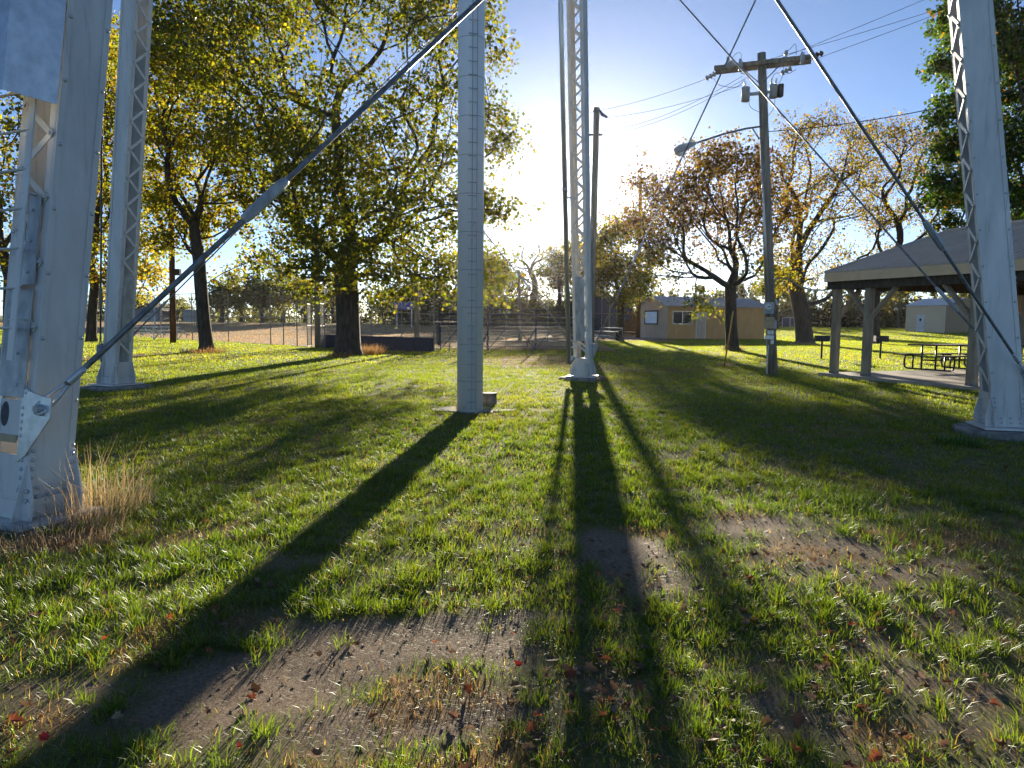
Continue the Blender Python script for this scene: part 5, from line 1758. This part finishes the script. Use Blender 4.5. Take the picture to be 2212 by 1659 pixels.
# distant trees beyond the field, each on its own trunk
far_trees = [(478, 640, 30, 'FAR', 110, 'small hazy tree beyond the field, just right of the limbed tree trunk'),
             (520, 625, 42, 'FAR', 118, 'spreading hazy tree beyond the field under the bare limb'),
             (565, 635, 30, 'FAR', 112, 'hazy olive tree beyond the field under the limb tip'),
             (610, 610, 48, 'FAR', 120, 'largest hazy tree beyond the field, left of the gate'),
             (660, 635, 36, 'GOLD', 112, 'golden hazy tree beyond the field above the gate'),
             (720, 640, 30, 'FAR', 124, 'hazy tree beyond the field left of the maple trunk'),
             (830, 650, 26, 'FAR', 120, 'low hazy tree beyond the field right of the maple trunk'),
             (300, 655, 26, 'FAR', 150, 'hazy tree behind the grey gabled far shed'),
             (250, 640, 34, 'FAR', 130, 'hazy tree beyond the field seen past the second tower leg'),
             (385, 660, 18, 'FAR', 150, 'low hazy tree between the two far sheds'),
             (930, 630, 30, 'THICK', 112, 'dark bushy tree beyond the backstop left of the riser pipe'),
             (885, 640, 24, 'THICK', 114, 'dark bushy tree behind the blue board'),
             (1060, 590, 40, 'FAR', 100, 'brown hazy tree behind the bleacher right of the riser pipe'),
             (1210, 575, 38, 'FAR', 98, 'brown hazy tree left of the far tower leg'),
             (1262, 560, 44, 'GOLD', 92, 'golden brown tree behind the far tower leg'),
             (1680, 610, 34, 'FAR', 108, 'hazy olive tree behind the utility pole'),
             (1945, 600, 40, 'FAR', 126, 'hazy olive tree behind the pavilion posts'),
             (2080, 590, 50, 'FAR', 122, 'hazy olive tree behind the storage shed')]
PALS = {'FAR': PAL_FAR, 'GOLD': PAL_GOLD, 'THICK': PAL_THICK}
for i, (px, py, r, pk, Y, lab) in enumerate(far_trees):
    top = at(px, py, Y)
    bx = Vector((top.x, Y, 0))
    rr = r
    lob = [(px, py, rr * .7), (px - rr * .7, py + rr * .35, rr * .55), (px + rr * .7, py + rr * .3, rr * .55), (px, py + rr * .7, rr * .6), (px - rr * .3, py - rr * .6, rr * .45), (px + rr * .45, py - rr * .5, rr * .4)]
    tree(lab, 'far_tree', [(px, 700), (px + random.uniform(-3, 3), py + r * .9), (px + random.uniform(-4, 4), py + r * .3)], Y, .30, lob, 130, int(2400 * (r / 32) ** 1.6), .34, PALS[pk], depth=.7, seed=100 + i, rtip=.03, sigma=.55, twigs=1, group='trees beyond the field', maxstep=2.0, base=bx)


# thickets that read as one mass
def thicket(name, label, segs, seed, leaves, pal, lsize=.3):
    rng = np.random.default_rng(seed)
    pts = []
    st = MB()
    for (x0, x1, Y0, Y1, h, w) in segs:
        nb = max(6, int(abs(x1 - x0) * .95))
        per = int(leaves * w / nb)
        for i in range(nb):
            f = (i + rng.uniform(-.4, .4)) / nb
            x, y = x0 + (x1 - x0) * f, Y0 + (Y1 - Y0) * f + rng.normal() * 2.0
            hb = h * rng.uniform(.5, 1.15); rb = rng.uniform(.9, 2.0)
            z0 = float(far_rise(x, y))
            n = int(per * rng.uniform(.6, 1.4))
            kc = 9
            cc = rng.normal(size=(kc, 3)) * np.array((rb * .55, rb * .5, hb * .26)) + np.array((x, y, z0 + hb * .5))
            q = cc[rng.integers(0, kc, n)] + rng.normal(size=(n, 3)) * np.array((.5, .5, .45)) * (rb / 1.5)
            low = rng.uniform(0, 1, n) < .3
            q[low] = np.stack([x + rng.normal(size=low.sum()) * rb * .7, y + rng.normal(size=low.sum()) * rb * .5, z0 + rng.uniform(0, .45, low.sum()) * hb], 1)
            q[:, 2] = np.maximum(q[:, 2], z0 + .05)
            pts.append(q)
            for k in range(2):
                a = rng.normal() * .4
                st.tube([(x + a, y, z0), (x + a + rng.normal() * .3, y, z0 + hb * .5), (x + a + rng.normal() * .8, y, z0 + hb)], [.09, .05, .015], 4, cap=False)
                for qq in range(3):
                    zz = hb * rng.uniform(.35, .9)
                    st.tube([(x + a, y, z0 + zz), (x + a + rng.normal() * 1.0, y + rng.normal() * .6, z0 + zz + rng.uniform(.3, 1.3))], [.03, .008], 3, cap=False)
    root = thing(name, label, 'thicket', (float(pts[0][0][0]), float(pts[0][0][1]), 0))
    lo, _ = leaf_mesh('leaves', np.concatenate(pts), lsize, pal, root, rng); tag(lo, kind='stuff')
    tag(st.build('stems', M['bark'], root), kind='stuff')


thicket('thicket', 'dark leafy thicket running behind the pavilion and storage shed', [(26, 150, 136, 146, 9.5, .8), (30, 120, 131, 138, 5.5, .5)], 71, 42000, PAL_THICK, .55)
thicket('thicket', 'brown brushy thicket behind the backstop net and bleacher', [(-18, 18, 112, 100, 8.0, .8), (-18, 20, 108, 97, 5.0, .8)], 73, 22000, PAL_THICK, .38)
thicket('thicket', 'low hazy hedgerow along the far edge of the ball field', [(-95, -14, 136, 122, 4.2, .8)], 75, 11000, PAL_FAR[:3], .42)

# ------------------------------------------------------------------ grass, weeds and fallen leaves
def blades(base, length, width, lean, az, col_, segs, rng, colvar=.25, curve=.5):
    n = len(base)
    ax = np.stack([np.cos(az), np.sin(az), np.zeros(n)], 1)
    tw = az + np.pi / 2 + rng.normal(size=n) * .6
    sx = np.stack([np.cos(tw), np.sin(tw), np.zeros(n)], 1)
    L = length[:, None]; W = (width * .5)[:, None]
    sl, cl = np.sin(lean)[:, None], np.cos(lean)[:, None]
    up = np.array((0, 0, 1.0))
    c = np.repeat(col_ * rng.uniform(1 - colvar, 1 + colvar, (n, 1)), 1, 0)
    if segs == 2:
        mid = base + ax * (sl * L * .42) + up * (cl * L * .55)
        s2 = np.sin(lean + curve)[:, None]; c2 = np.cos(lean + curve)[:, None]
        tip = mid + ax * (s2 * L * .5) + up * (c2 * L * .5)
        v = np.stack([base - sx * W, base + sx * W, mid + sx * W * .85, mid - sx * W * .85, tip], 1).reshape(-1, 3)
        i = np.arange(n)[:, None] * 5
        t = np.concatenate([i + np.array([[0, 1, 2]]), i + np.array([[0, 2, 3]]), i + np.array([[3, 2, 4]])], 1).reshape(-1, 3)
        return v, t, np.repeat(c, 5, 0)
    tip = base + ax * (sl * L) + up * (cl * L)
    v = np.stack([base - sx * W, base + sx * W, tip], 1).reshape(-1, 3)
    t = np.arange(n * 3).reshape(-1, 3)
    return v, t, np.repeat(c, 3, 0)


class Acc:
    def __init__(self): self.v, self.t, self.c, self.n = [], [], [], 0

    def add(self, vtc):
        v, t, c = vtc
        self.v.append(v); self.t.append(t + self.n); self.c.append(c); self.n += len(v)

    def mesh(self, name, mat, parent=None):
        return fast_mesh(name, np.concatenate(self.v), np.concatenate(self.t), mat, np.concatenate(self.c), parent)


G1, G2, G3 = np.array((.050, .090, .013)), np.array((.085, .130, .017)), np.array((.16, .155, .03))
DRYC, DRYC2 = np.array((.34, .24, .11)), np.array((.24, .15, .06))
OBST = [(riser_c.x, riser_c.y, .34), (sp.x, sp.y, .2)] + [(LEGS[k][0].x, LEGS[k][0].y, .62) for k in 'ABCD'] + [(ub.x, ub.y, .2)]


def scatter(y0, y1, dens, rng):
    # uniform over the wedge of ground the photo shows, a little wider
    n = int(dens * (.80 * (y1 * y1 - y0 * y0) + 1.2 * (y1 - y0)))
    Y = np.sqrt(rng.uniform(y0 * y0, y1 * y1, n))
    X = rng.uniform(-1, 1, n) * (.80 * Y + .6)
    keep = np.ones(n, bool)
    for ox, oy, r in OBST: keep &= np.hypot(X - ox, Y - oy) > r
    q = (np.stack([X, Y], 1) - np.array((P1.x, P1.y)))
    u = q @ np.array((E.x, E.y)); v = q @ np.array((N.x, N.y))
    keep &= ~((u > -.35) & (u < PL + .3) & (v > -.3) & (v < PW + .3))
    fl_ = np.where((Y > 36) & (X < 14), field_front(X), 1e9)
    keep &= Y < fl_
    qq = (np.stack([X, Y], 1) - np.array((K0.x, K0.y)))
    uu = qq @ np.array((d1.x, d1.y)); vv = qq @ np.array((d2.x, d2.y))
    keep &= ~((uu > -6) & (uu < LL) & (vv > -1.2))
    return X[keep], Y[keep]


rng = np.random.default_rng(3)
lawn_acc, dry_acc = Acc(), Acc()


def grass_band(y0, y1, tuft_d, per, rad, Lm, Wm, segs, soft):
    X, Y = scatter(y0, y1, tuft_d, rng)
    bare, dry, thin = masks(X, Y)
    tn = fnoise(X * 2.6, Y * 2.6, 91, 2)
    dens = np.clip(1 - bare * 1.05 - dry * .75, 0, 1) * (1 - thin * soft)
    keep = rng.uniform(0, 1, len(X)) < np.clip(dens * (.35 + 1.3 * tn), 0, 1)
    # a few lone tufts also stand on the bare soil
    keep |= (rng.uniform(0, 1, len(X)) < .035) & (bare > .4) & (dry < .3)
    X, Y, bare, thin = X[keep], Y[keep], bare[keep], thin[keep]
    k = np.maximum(3, (per * rng.uniform(.5, 1.5, len(X)))).astype(int)
    idx = np.repeat(np.arange(len(X)), k)
    n = len(idx)
    a = rng.uniform(0, 2 * np.pi, n); rr = rad * np.sqrt(rng.uniform(0, 1, n)) * rng.uniform(.7, 1.4, len(X))[idx]
    bx, by = X[idx] + np.cos(a) * rr, Y[idx] + np.sin(a) * rr
    big = fnoise(X * .8, Y * .8, 23, 2)[idx]
    L = Lm * rng.uniform(.55, 1.35, n) * (.75 + .6 * big)
    W = Wm * rng.uniform(.7, 1.3, n)
    lean = np.clip(.15 + .65 * rr / rad * rng.uniform(.5, 1.2, n) + rng.normal(size=n) * .18, 0, 1.35)
    g = rng.uniform(0, 1, n)[:, None]
    tone = fnoise(X * .5, Y * .5, 44, 3)[idx][:, None]
    c = G1 * (1 - g) + G2 * g
    c = c * (1 - .55 * np.clip(tone - .4, 0, 1)) + G3 * (.55 * np.clip(tone - .4, 0, 1))
    old = rng.uniform(0, 1, n)[:, None] < .03
    c = np.where(old, DRYC * .5, c)
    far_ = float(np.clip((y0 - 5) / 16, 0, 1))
    c = c * (1 + np.array((1.5, .95, .3)) * far_)  # distant blades coloured brighter and yellower, standing in for low sun shining through
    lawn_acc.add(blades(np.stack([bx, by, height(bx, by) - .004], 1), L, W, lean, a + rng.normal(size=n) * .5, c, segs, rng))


def dry_band(y0, y1, dens, Lm, Wm, segs):
    X, Y = scatter(y0, y1, dens, rng)
    bare, dry, thin = masks(X, Y)
    keep = rng.uniform(0, 1, len(X)) < dry * .95 + .02
    X, Y = X[keep], Y[keep]; n = len(X)
    if n == 0: return
    L = Lm * rng.uniform(.4, 1.3, n); W = Wm * rng.uniform(.7, 1.3, n)
    g = rng.uniform(0, 1, n)[:, None]
    dry_acc.add(blades(np.stack([X, Y, height(X, Y) - .002], 1), L, W, rng.uniform(.1, 1.3, n), rng.uniform(0, 6.28, n), DRYC * g + DRYC2 * (1 - g), segs, rng))


def straw_band(y0, y1, dens, Lm, Wm):
    X, Y = scatter(y0, y1, dens, rng)
    bare, dry, thin = masks(X, Y)
    keep = rng.uniform(0, 1, len(X)) < np.clip(bare + .25 * thin, 0, 1) * .9 * (.3 + fnoise(X * 3, Y * 3, 5, 2))
    X, Y = X[keep], Y[keep]; n = len(X)
    L = Lm * rng.uniform(.4, 1.4, n); W = Wm * rng.uniform(.6, 1.2, n)
    g = rng.uniform(0, 1, n)[:, None]
    dry_acc.add(blades(np.stack([X, Y, height(X, Y) + .004], 1), L, W, rng.uniform(1.15, 1.55, n), rng.uniform(0, 6.28, n), np.array((.30, .24, .17)) * g + np.array((.14, .10, .07)) * (1 - g), 1, rng))


grass_band(1.6, 4.0, 150, 30, .055, .075, .0038, 2, .88)
grass_band(4.0, 7.5, 105, 24, .065, .072, .0048, 2, .8)
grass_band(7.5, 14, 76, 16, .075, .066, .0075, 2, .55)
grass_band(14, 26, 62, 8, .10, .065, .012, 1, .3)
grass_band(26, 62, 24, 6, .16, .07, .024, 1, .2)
def mat_band(y0, y1, dens, Lm, Wm):
    # the short matted layer under the tufts
    X, Y = scatter(y0, y1, dens, rng)
    bare, dry, thin = masks(X, Y)
    keep = rng.uniform(0, 1, len(X)) < np.clip(1 - bare * 1.02, 0, 1) * (.9 - .75 * thin)
    X, Y = X[keep], Y[keep]; n = len(X)
    g = rng.uniform(0, 1, n)[:, None]
    c = G1 * (1 - g) + G2 * g
    o_ld = rng.uniform(0, 1, n)[:, None] < .28
    c = np.where(o_ld, DRYC * (.5 + .6 * g), c)
    lawn_acc.add(blades(np.stack([X, Y, height(X, Y) - .002], 1), Lm * rng.uniform(.4, 1.4, n), Wm * rng.uniform(.7, 1.4, n), rng.uniform(.2, 1.45, n), rng.uniform(0, 6.28, n), c, 1, rng))


mat_band(1.6, 4.0, 5200, .04, .0032)
mat_band(4.0, 8.0, 2000, .042, .0048)
mat_band(8.0, 16, 520, .045, .008)
dry_band(1.6, 4.5, 2600, .055, .003, 2)
dry_band(4.5, 14, 900, .06, .005, 1)
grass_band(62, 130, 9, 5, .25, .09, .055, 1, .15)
dry_band(14, 60, 110, .08, .014, 1)
straw_band(1.6, 4.5, 7500, .032, .0018)
straw_band(4.5, 12, 900, .045, .0035)
grass = lawn_acc.mesh('grass', M['grass']); tag(grass, kind='stuff')
drygrass = dry_acc.mesh('dry_grass', M['litter']); tag(drygrass, kind='stuff')
# crumbs of soil and pebbles on the bare patches
cx_, cy_ = scatter(1.6, 7.5, 330, rng)
cb_, cd_, ct_ = masks(cx_, cy_)
ck_ = rng.uniform(0, 1, len(cx_)) < np.clip(cb_ + .2 * ct_, 0, 1)
cx_, cy_ = cx_[ck_], cy_[ck_]
cs_ = .0025 + .0075 * rng.uniform(0, 1, len(cx_)) ** 4
oct_ = np.array([(1, 0, 0), (0, 1, 0), (-1, 0, 0), (0, -1, 0), (0, 0, .7), (0, 0, -.7)])
cv_ = (oct_[None] * rng.uniform(.6, 1.4, (len(cx_), 6, 1)) * cs_[:, None, None] + np.stack([cx_, cy_, height(cx_, cy_) + cs_ * .3], 1)[:, None, :]).reshape(-1, 3)
ot_ = np.array([(0, 1, 4), (1, 2, 4), (2, 3, 4), (3, 0, 4), (1, 0, 5), (2, 1, 5), (3, 2, 5), (0, 3, 5)])
ctri_ = (np.arange(len(cx_))[:, None, None] * 6 + ot_[None]).reshape(-1, 3)
M['crumb'] = simple('soil_crumb', (0.10, 0.075, 0.055), (0.26, 0.20, 0.15), 0.95, 0, 30)
tag(fast_mesh('soil_crumbs', cv_, ctri_, M['crumb']), kind='stuff')


n_ = 120000
fX = rng.uniform(-80, 12, n_); fY = 40 + 66 * rng.uniform(0, 1, n_) ** 1.3
ok_ = (fY > field_front(fX) + .4) & (np.abs(fX) < .85 * fY)
fX, fY = fX[ok_], fY[ok_]
fa_ = Acc(); g_ = rng.uniform(0, 1, len(fX))[:, None]
pt_ = fnoise(fX * .12, fY * .3, 66, 3)[:, None]
fc_ = np.array((.52, .39, .22)) * g_ + np.array((.38, .26, .14)) * (1 - g_)
fc_ = fc_ * (1 - sstep(.55, .75, pt_)) + np.array((.15, .17, .04)) * sstep(.55, .75, pt_)
fa_.add(blades(np.stack([fX, fY, height(fX, fY)], 1), (.05 + .0009 * fY) * rng.uniform(.5, 1.3, len(fX)), .055 * rng.uniform(.6, 1.3, len(fX)), rng.uniform(0, .9, len(fX)), rng.uniform(0, 6.28, len(fX)), fc_, 1, rng))
tag(fa_.mesh('dormant_field_grass', M['litter']), kind='stuff')


def weed(label, c, n, L, W, spread, seed, upright=.5, colr=(.36, .27, .14), zb=0.0):
    r_ = np.random.default_rng(seed)
    root = thing('weed_clump', label, 'dry weeds', (c[0], c[1], 0))
    a = r_.uniform(0, 6.283, n); rr = spread * np.sqrt(r_.uniform(0, 1, n))
    ac = Acc()
    bx, by = c[0] + np.cos(a) * rr, c[1] + np.sin(a) * rr
    ac.add(blades(np.stack([bx, by, height(bx, by) + zb], 1), L * r_.uniform(.25, 1.1, n), np.full(n, W), np.abs(r_.normal(size=n)) * upright, a + r_.normal(size=n) * .7, np.array(colr) * r_.uniform(.6, 1.2, (n, 1)), 2, r_, .2, r_.uniform(.2, 1.5, n)))
    o = ac.mesh('stalks', M['litter'], root); tag(o, kind='stuff')


wq = gp(205, 1105)
weed('tall straw coloured weeds growing against the foot of the near tower leg', (wq.x, wq.y), 560, .60, .0045, .42, 1, .7, (.42, .34, .21))
wq = gp(120, 1160)
weed('flattened dry straw in front of the near tower leg base', (wq.x, wq.y), 1500, .16, .004, .5, 2, 1.1, (.32, .26, .18))
wq = gp(795, 765)
weed('tan seedy weeds at the right side of the big maple trunk', (wq.x, wq.y), 900, .62, .012, .75, 3, .5, (.42, .28, .14))
wq = gp(735, 770)
weed('short tan weeds at the left side of the big maple trunk', (wq.x, wq.y), 400, .35, .012, .6, 4, .6, (.40, .27, .13))
wq = gp(440, 762)
weed('short tan weeds ringing the limbed tree trunk', (wq.x, wq.y), 700, .35, .014, 1.0, 5, .6, (.38, .24, .11))
wq = gp(1583, 757)
weed('pale weeds around the brown leaved tree trunk', (wq.x, wq.y), 500, .42, .014, .65, 6, .6, (.40, .33, .2))
wq = gp(1566, 792)
weed('pale weeds around the yellow guy guard', (wq.x, wq.y), 260, .28, .009, .3, 7, .6, (.40, .33, .2))
wq = gp(1740, 744)
weed('pale weeds around the half bare tree trunk', (wq.x, wq.y), 420, .4, .018, 1.0, 8, .6, (.42, .36, .24))
wq = gp(1000, 889)
weed('thin dry weeds at the foot of the riser pipe', (wq.x, wq.y), 140, .24, .004, .22, 9, .6, (.35, .27, .16), .04)
wq = gp(1285, 822)
weed('dry weeds beside the far tower leg footing', (wq.x, wq.y), 220, .3, .008, .35, 10, .6, (.33, .24, .13))
wq = gp(2075, 960)
weed('low green weeds at the corner of the right tower leg footing', (wq.x, wq.y), 300, .2, .012, .3, 11, .8, (.06, .13, .02))


# fallen leaves: the many small brown ones are one litter; the bright large ones lie singly
def curled_leaf(r_, s):
    # a lobed leaf blade, curled along its midrib: 12 outline points and a centre line
    out = [(0, -.5), (.16, -.30), (.42, -.34), (.34, -.08), (.52, .12), (.26, .18), (.20, .42), (0, .62), (-.20, .42), (-.26, .18), (-.52, .12), (-.34, -.08), (-.42, -.34), (-.16, -.30)]
    cu = r_.uniform(.5, 1.6); cv = r_.uniform(-.5, .9)
    v = []
    for x, y in out:
        v.append((x * math.cos(cu * abs(x)) * s, y * s, (cu * x * x * .9 + cv * y * y) * s))
    v.append((0, 0, 0))
    f = [(i, (i + 1) % len(out), len(out)) for i in range(len(out))]
    return v, f


LC = [(.22, .13, .08), (.17, .095, .055), (.27, .19, .125), (.24, .14, .07), (.27, .10, .05), (.13, .08, .05), (.20, .14, .095)]
acc_v, acc_t, acc_c, nn_ = [], [], [], 0
r_ = np.random.default_rng(77)
shapes = [curled_leaf(r_, 1.0) for _ in range(10)]
for (y0, y1, dens) in ((1.7, 5, 34), (5, 12, 8), (12, 40, .8)):
    X, Y = scatter(y0, y1, dens, r_)
    b_, dd_, th_ = masks(X, Y)
    for (qx, qy, qn, qs) in ((1300, 1450, 16, .14), (1290, 1510, 12, .12), (1335, 1440, 8, .1), (1090, 1548, 9, .14), (1160, 1565, 8, .16), (1240, 1480, 8, .12), (1700, 1520, 9, .2), (1550, 1615, 9, .2), (1850, 1600, 9, .25), (1420, 1570, 8, .2), (620, 1300, 8, .3), (1320, 1330, 8, .15), (250, 1480, 8, .3), (1750, 1300, 8, .35)) if y0 < 2 else ():
        cq = gp(qx, qy)
        X = np.concatenate([X, cq.x + r_.normal(size=qn) * qs]); Y = np.concatenate([Y, cq.y + r_.normal(size=qn) * qs])
    b_, dd_, th_ = masks(X, Y)
    kp_ = r_.uniform(0, 1, len(X)) < .35 + .65 * sstep(-.6, .8, X / np.maximum(Y, 1) * 2.2) * sstep(9, 3, Y)
    X, Y = X[kp_], Y[kp_]
    for x, y in zip(X, Y):
        v, f = shapes[r_.integers(10)]
        v = np.array(v) * r_.uniform(.025, .07)
        q = Quaternion(Vector(r_.normal(size=3)).normalized(), r_.uniform(0, .9)) @ Quaternion((0, 0, 1), r_.uniform(0, 6.28))
        v = v @ np.array(q.to_matrix()).T + np.array((x, y, float(height(x, y)) + r_.uniform(.012, .035)))
        acc_v.append(v); acc_t.append(np.array(f) + nn_); nn_ += len(v)
        acc_c.append(np.repeat([np.array(LC[r_.integers(len(LC))]) * r_.uniform(.6, 1.2)], len(v), 0))
lit = fast_mesh('leaf_litter', np.concatenate(acc_v), np.concatenate(acc_t), M['fallen'], np.concatenate(acc_c)); tag(lit, kind='stuff')

BRIGHT = [(228, 1397, .10, 0), (365, 1352, .09, 0), (465, 1330, .12, 2), (95, 1610, .09, 1), (255, 1562, .10, 2), (545, 1520, .10, 2), (517, 1632, .06, 1), (1018, 913, .08, 0), (1312, 1435, .12, 2), (1325, 1460, .10, 2), (1240, 1463, .10, 2),
          (1300, 1530, .12, 2), (1290, 1502, .11, 2), (1090, 1545, .12, 2), (1160, 1560, .09, 0), (1230, 1555, .11, 2), (1840, 1362, .10, 0), (1720, 1632, .11, 0), (1960, 1603, .08, 0), (1330, 1330, .09, 0), (1120, 1450, .08, 1), (1420, 1267, .12, 2),
          (880, 1290, .07, 2), (1290, 1250, .09, 0), (615, 1060, .07, 0), (808, 1060, .07, 1), (1480, 1075, .06, 0), (1502, 975, .08, 0), (640, 1215, .10, 2), (30, 1570, .12, 2), (1765, 1500, .10, 2), (1990, 1480, .12, 2), (2150, 1530, .10, 2), (1540, 1612, .13, 2), (1640, 1490, .10, 2),
          (1400, 1590, .12, 2), (1780, 1320, .07, 3), (1560, 1402, .10, 3), (1150, 1580, .10, 2), (980, 1560, .09, 2), (850, 1480, .08, 2), (450, 1412, .08, 2), (700, 1290, .08, 2), (555, 1265, .08, 2), (1890, 1650, .12, 2), (2055, 1330, .09, 2)]
BC = [((.55, .12, .035), 'orange red'), ((.45, .05, .04), 'bright red'), ((.28, .16, .09), 'curled brown'), ((.55, .45, .05), 'yellow'), ((.34, .24, .15), 'pale tan'), ((.30, .10, .05), 'russet')]
LM = []
for ci, (c_, w_) in enumerate(BC):
    for s in range(3):
        v, f = curled_leaf(r_, 1.0)
        me = bpy.data.meshes.new('fallen_leaf'); me.from_pydata(v, [], f)
        a_ = me.color_attributes.new('tint', 'FLOAT_COLOR', 'POINT'); cc = np.ones((len(v), 4), np.float32); cc[:, :3] = c_; a_.data.foreach_set('color', cc.ravel())
        me.materials.append(M['fallen']); LM.append(me)
ORD = ['leftmost', 'second', 'third', 'fourth', 'fifth', 'sixth', 'seventh', 'eighth', 'ninth', 'tenth', 'eleventh', 'twelfth', 'thirteenth', 'fourteenth', 'fifteenth']
BRIGHT = [(a, b, c, (2, 4, 5)[i % 3] if d == 2 else d) for i, (a, b, c, d) in enumerate(BRIGHT)]
BRIGHT.sort()
seen_ = {}
for (px, py, s, ci) in BRIGHT:
    q = gp(px, py)
    o = bpy.data.objects.new('fallen_leaf', LM[ci * 3 + int(r_.integers(3))]); col.objects.link(o)
    o.location = (q.x, q.y, float(height(q.x, q.y)) + .03)
    o.rotation_euler = (r_.uniform(-.7, .7), r_.uniform(-.7, .7), r_.uniform(0, 6.28)); o.scale = (s * .52, s * .52, s * .55)
    k_ = seen_.get(ci, 0); seen_[ci] = k_ + 1
    bq, dq_, tq_ = masks(np.array([q.x]), np.array([q.y]))
    on = 'on bare soil' if bq[0] > .5 else 'in dry grass' if dq_[0] > .5 else 'in green grass'
    tag(o, '%s large %s fallen leaf%s, lying %s' % (ORD[k_], BC[ci][1], ' from the left' if k_ else '', on), 'leaf', 'large fallen leaves on the lawn')

# ------------------------------------------------------------------ the low sun's thin autumn haze
hb = MB().box((-260, -30, -1.6), (260, 330, 46))
hz_m = bpy.data.materials.new('haze')
hz_m.use_nodes = True
hn = hz_m.node_tree
hn.nodes.clear()
ho = hn.nodes.new("ShaderNodeOutputMaterial")
hv = hn.nodes.new("ShaderNodeVolumePrincipled")
hv.inputs['Color'].default_value = (1.0, 0.96, 0.9, 1)
hv.inputs['Density'].default_value = 0.00006
hv.inputs['Anisotropy'].default_value = 0.84
hn.links.new(hv.outputs[0], ho.inputs['Volume'])
haze = hb.build('haze', hz_m)
tag(haze, kind='stuff')
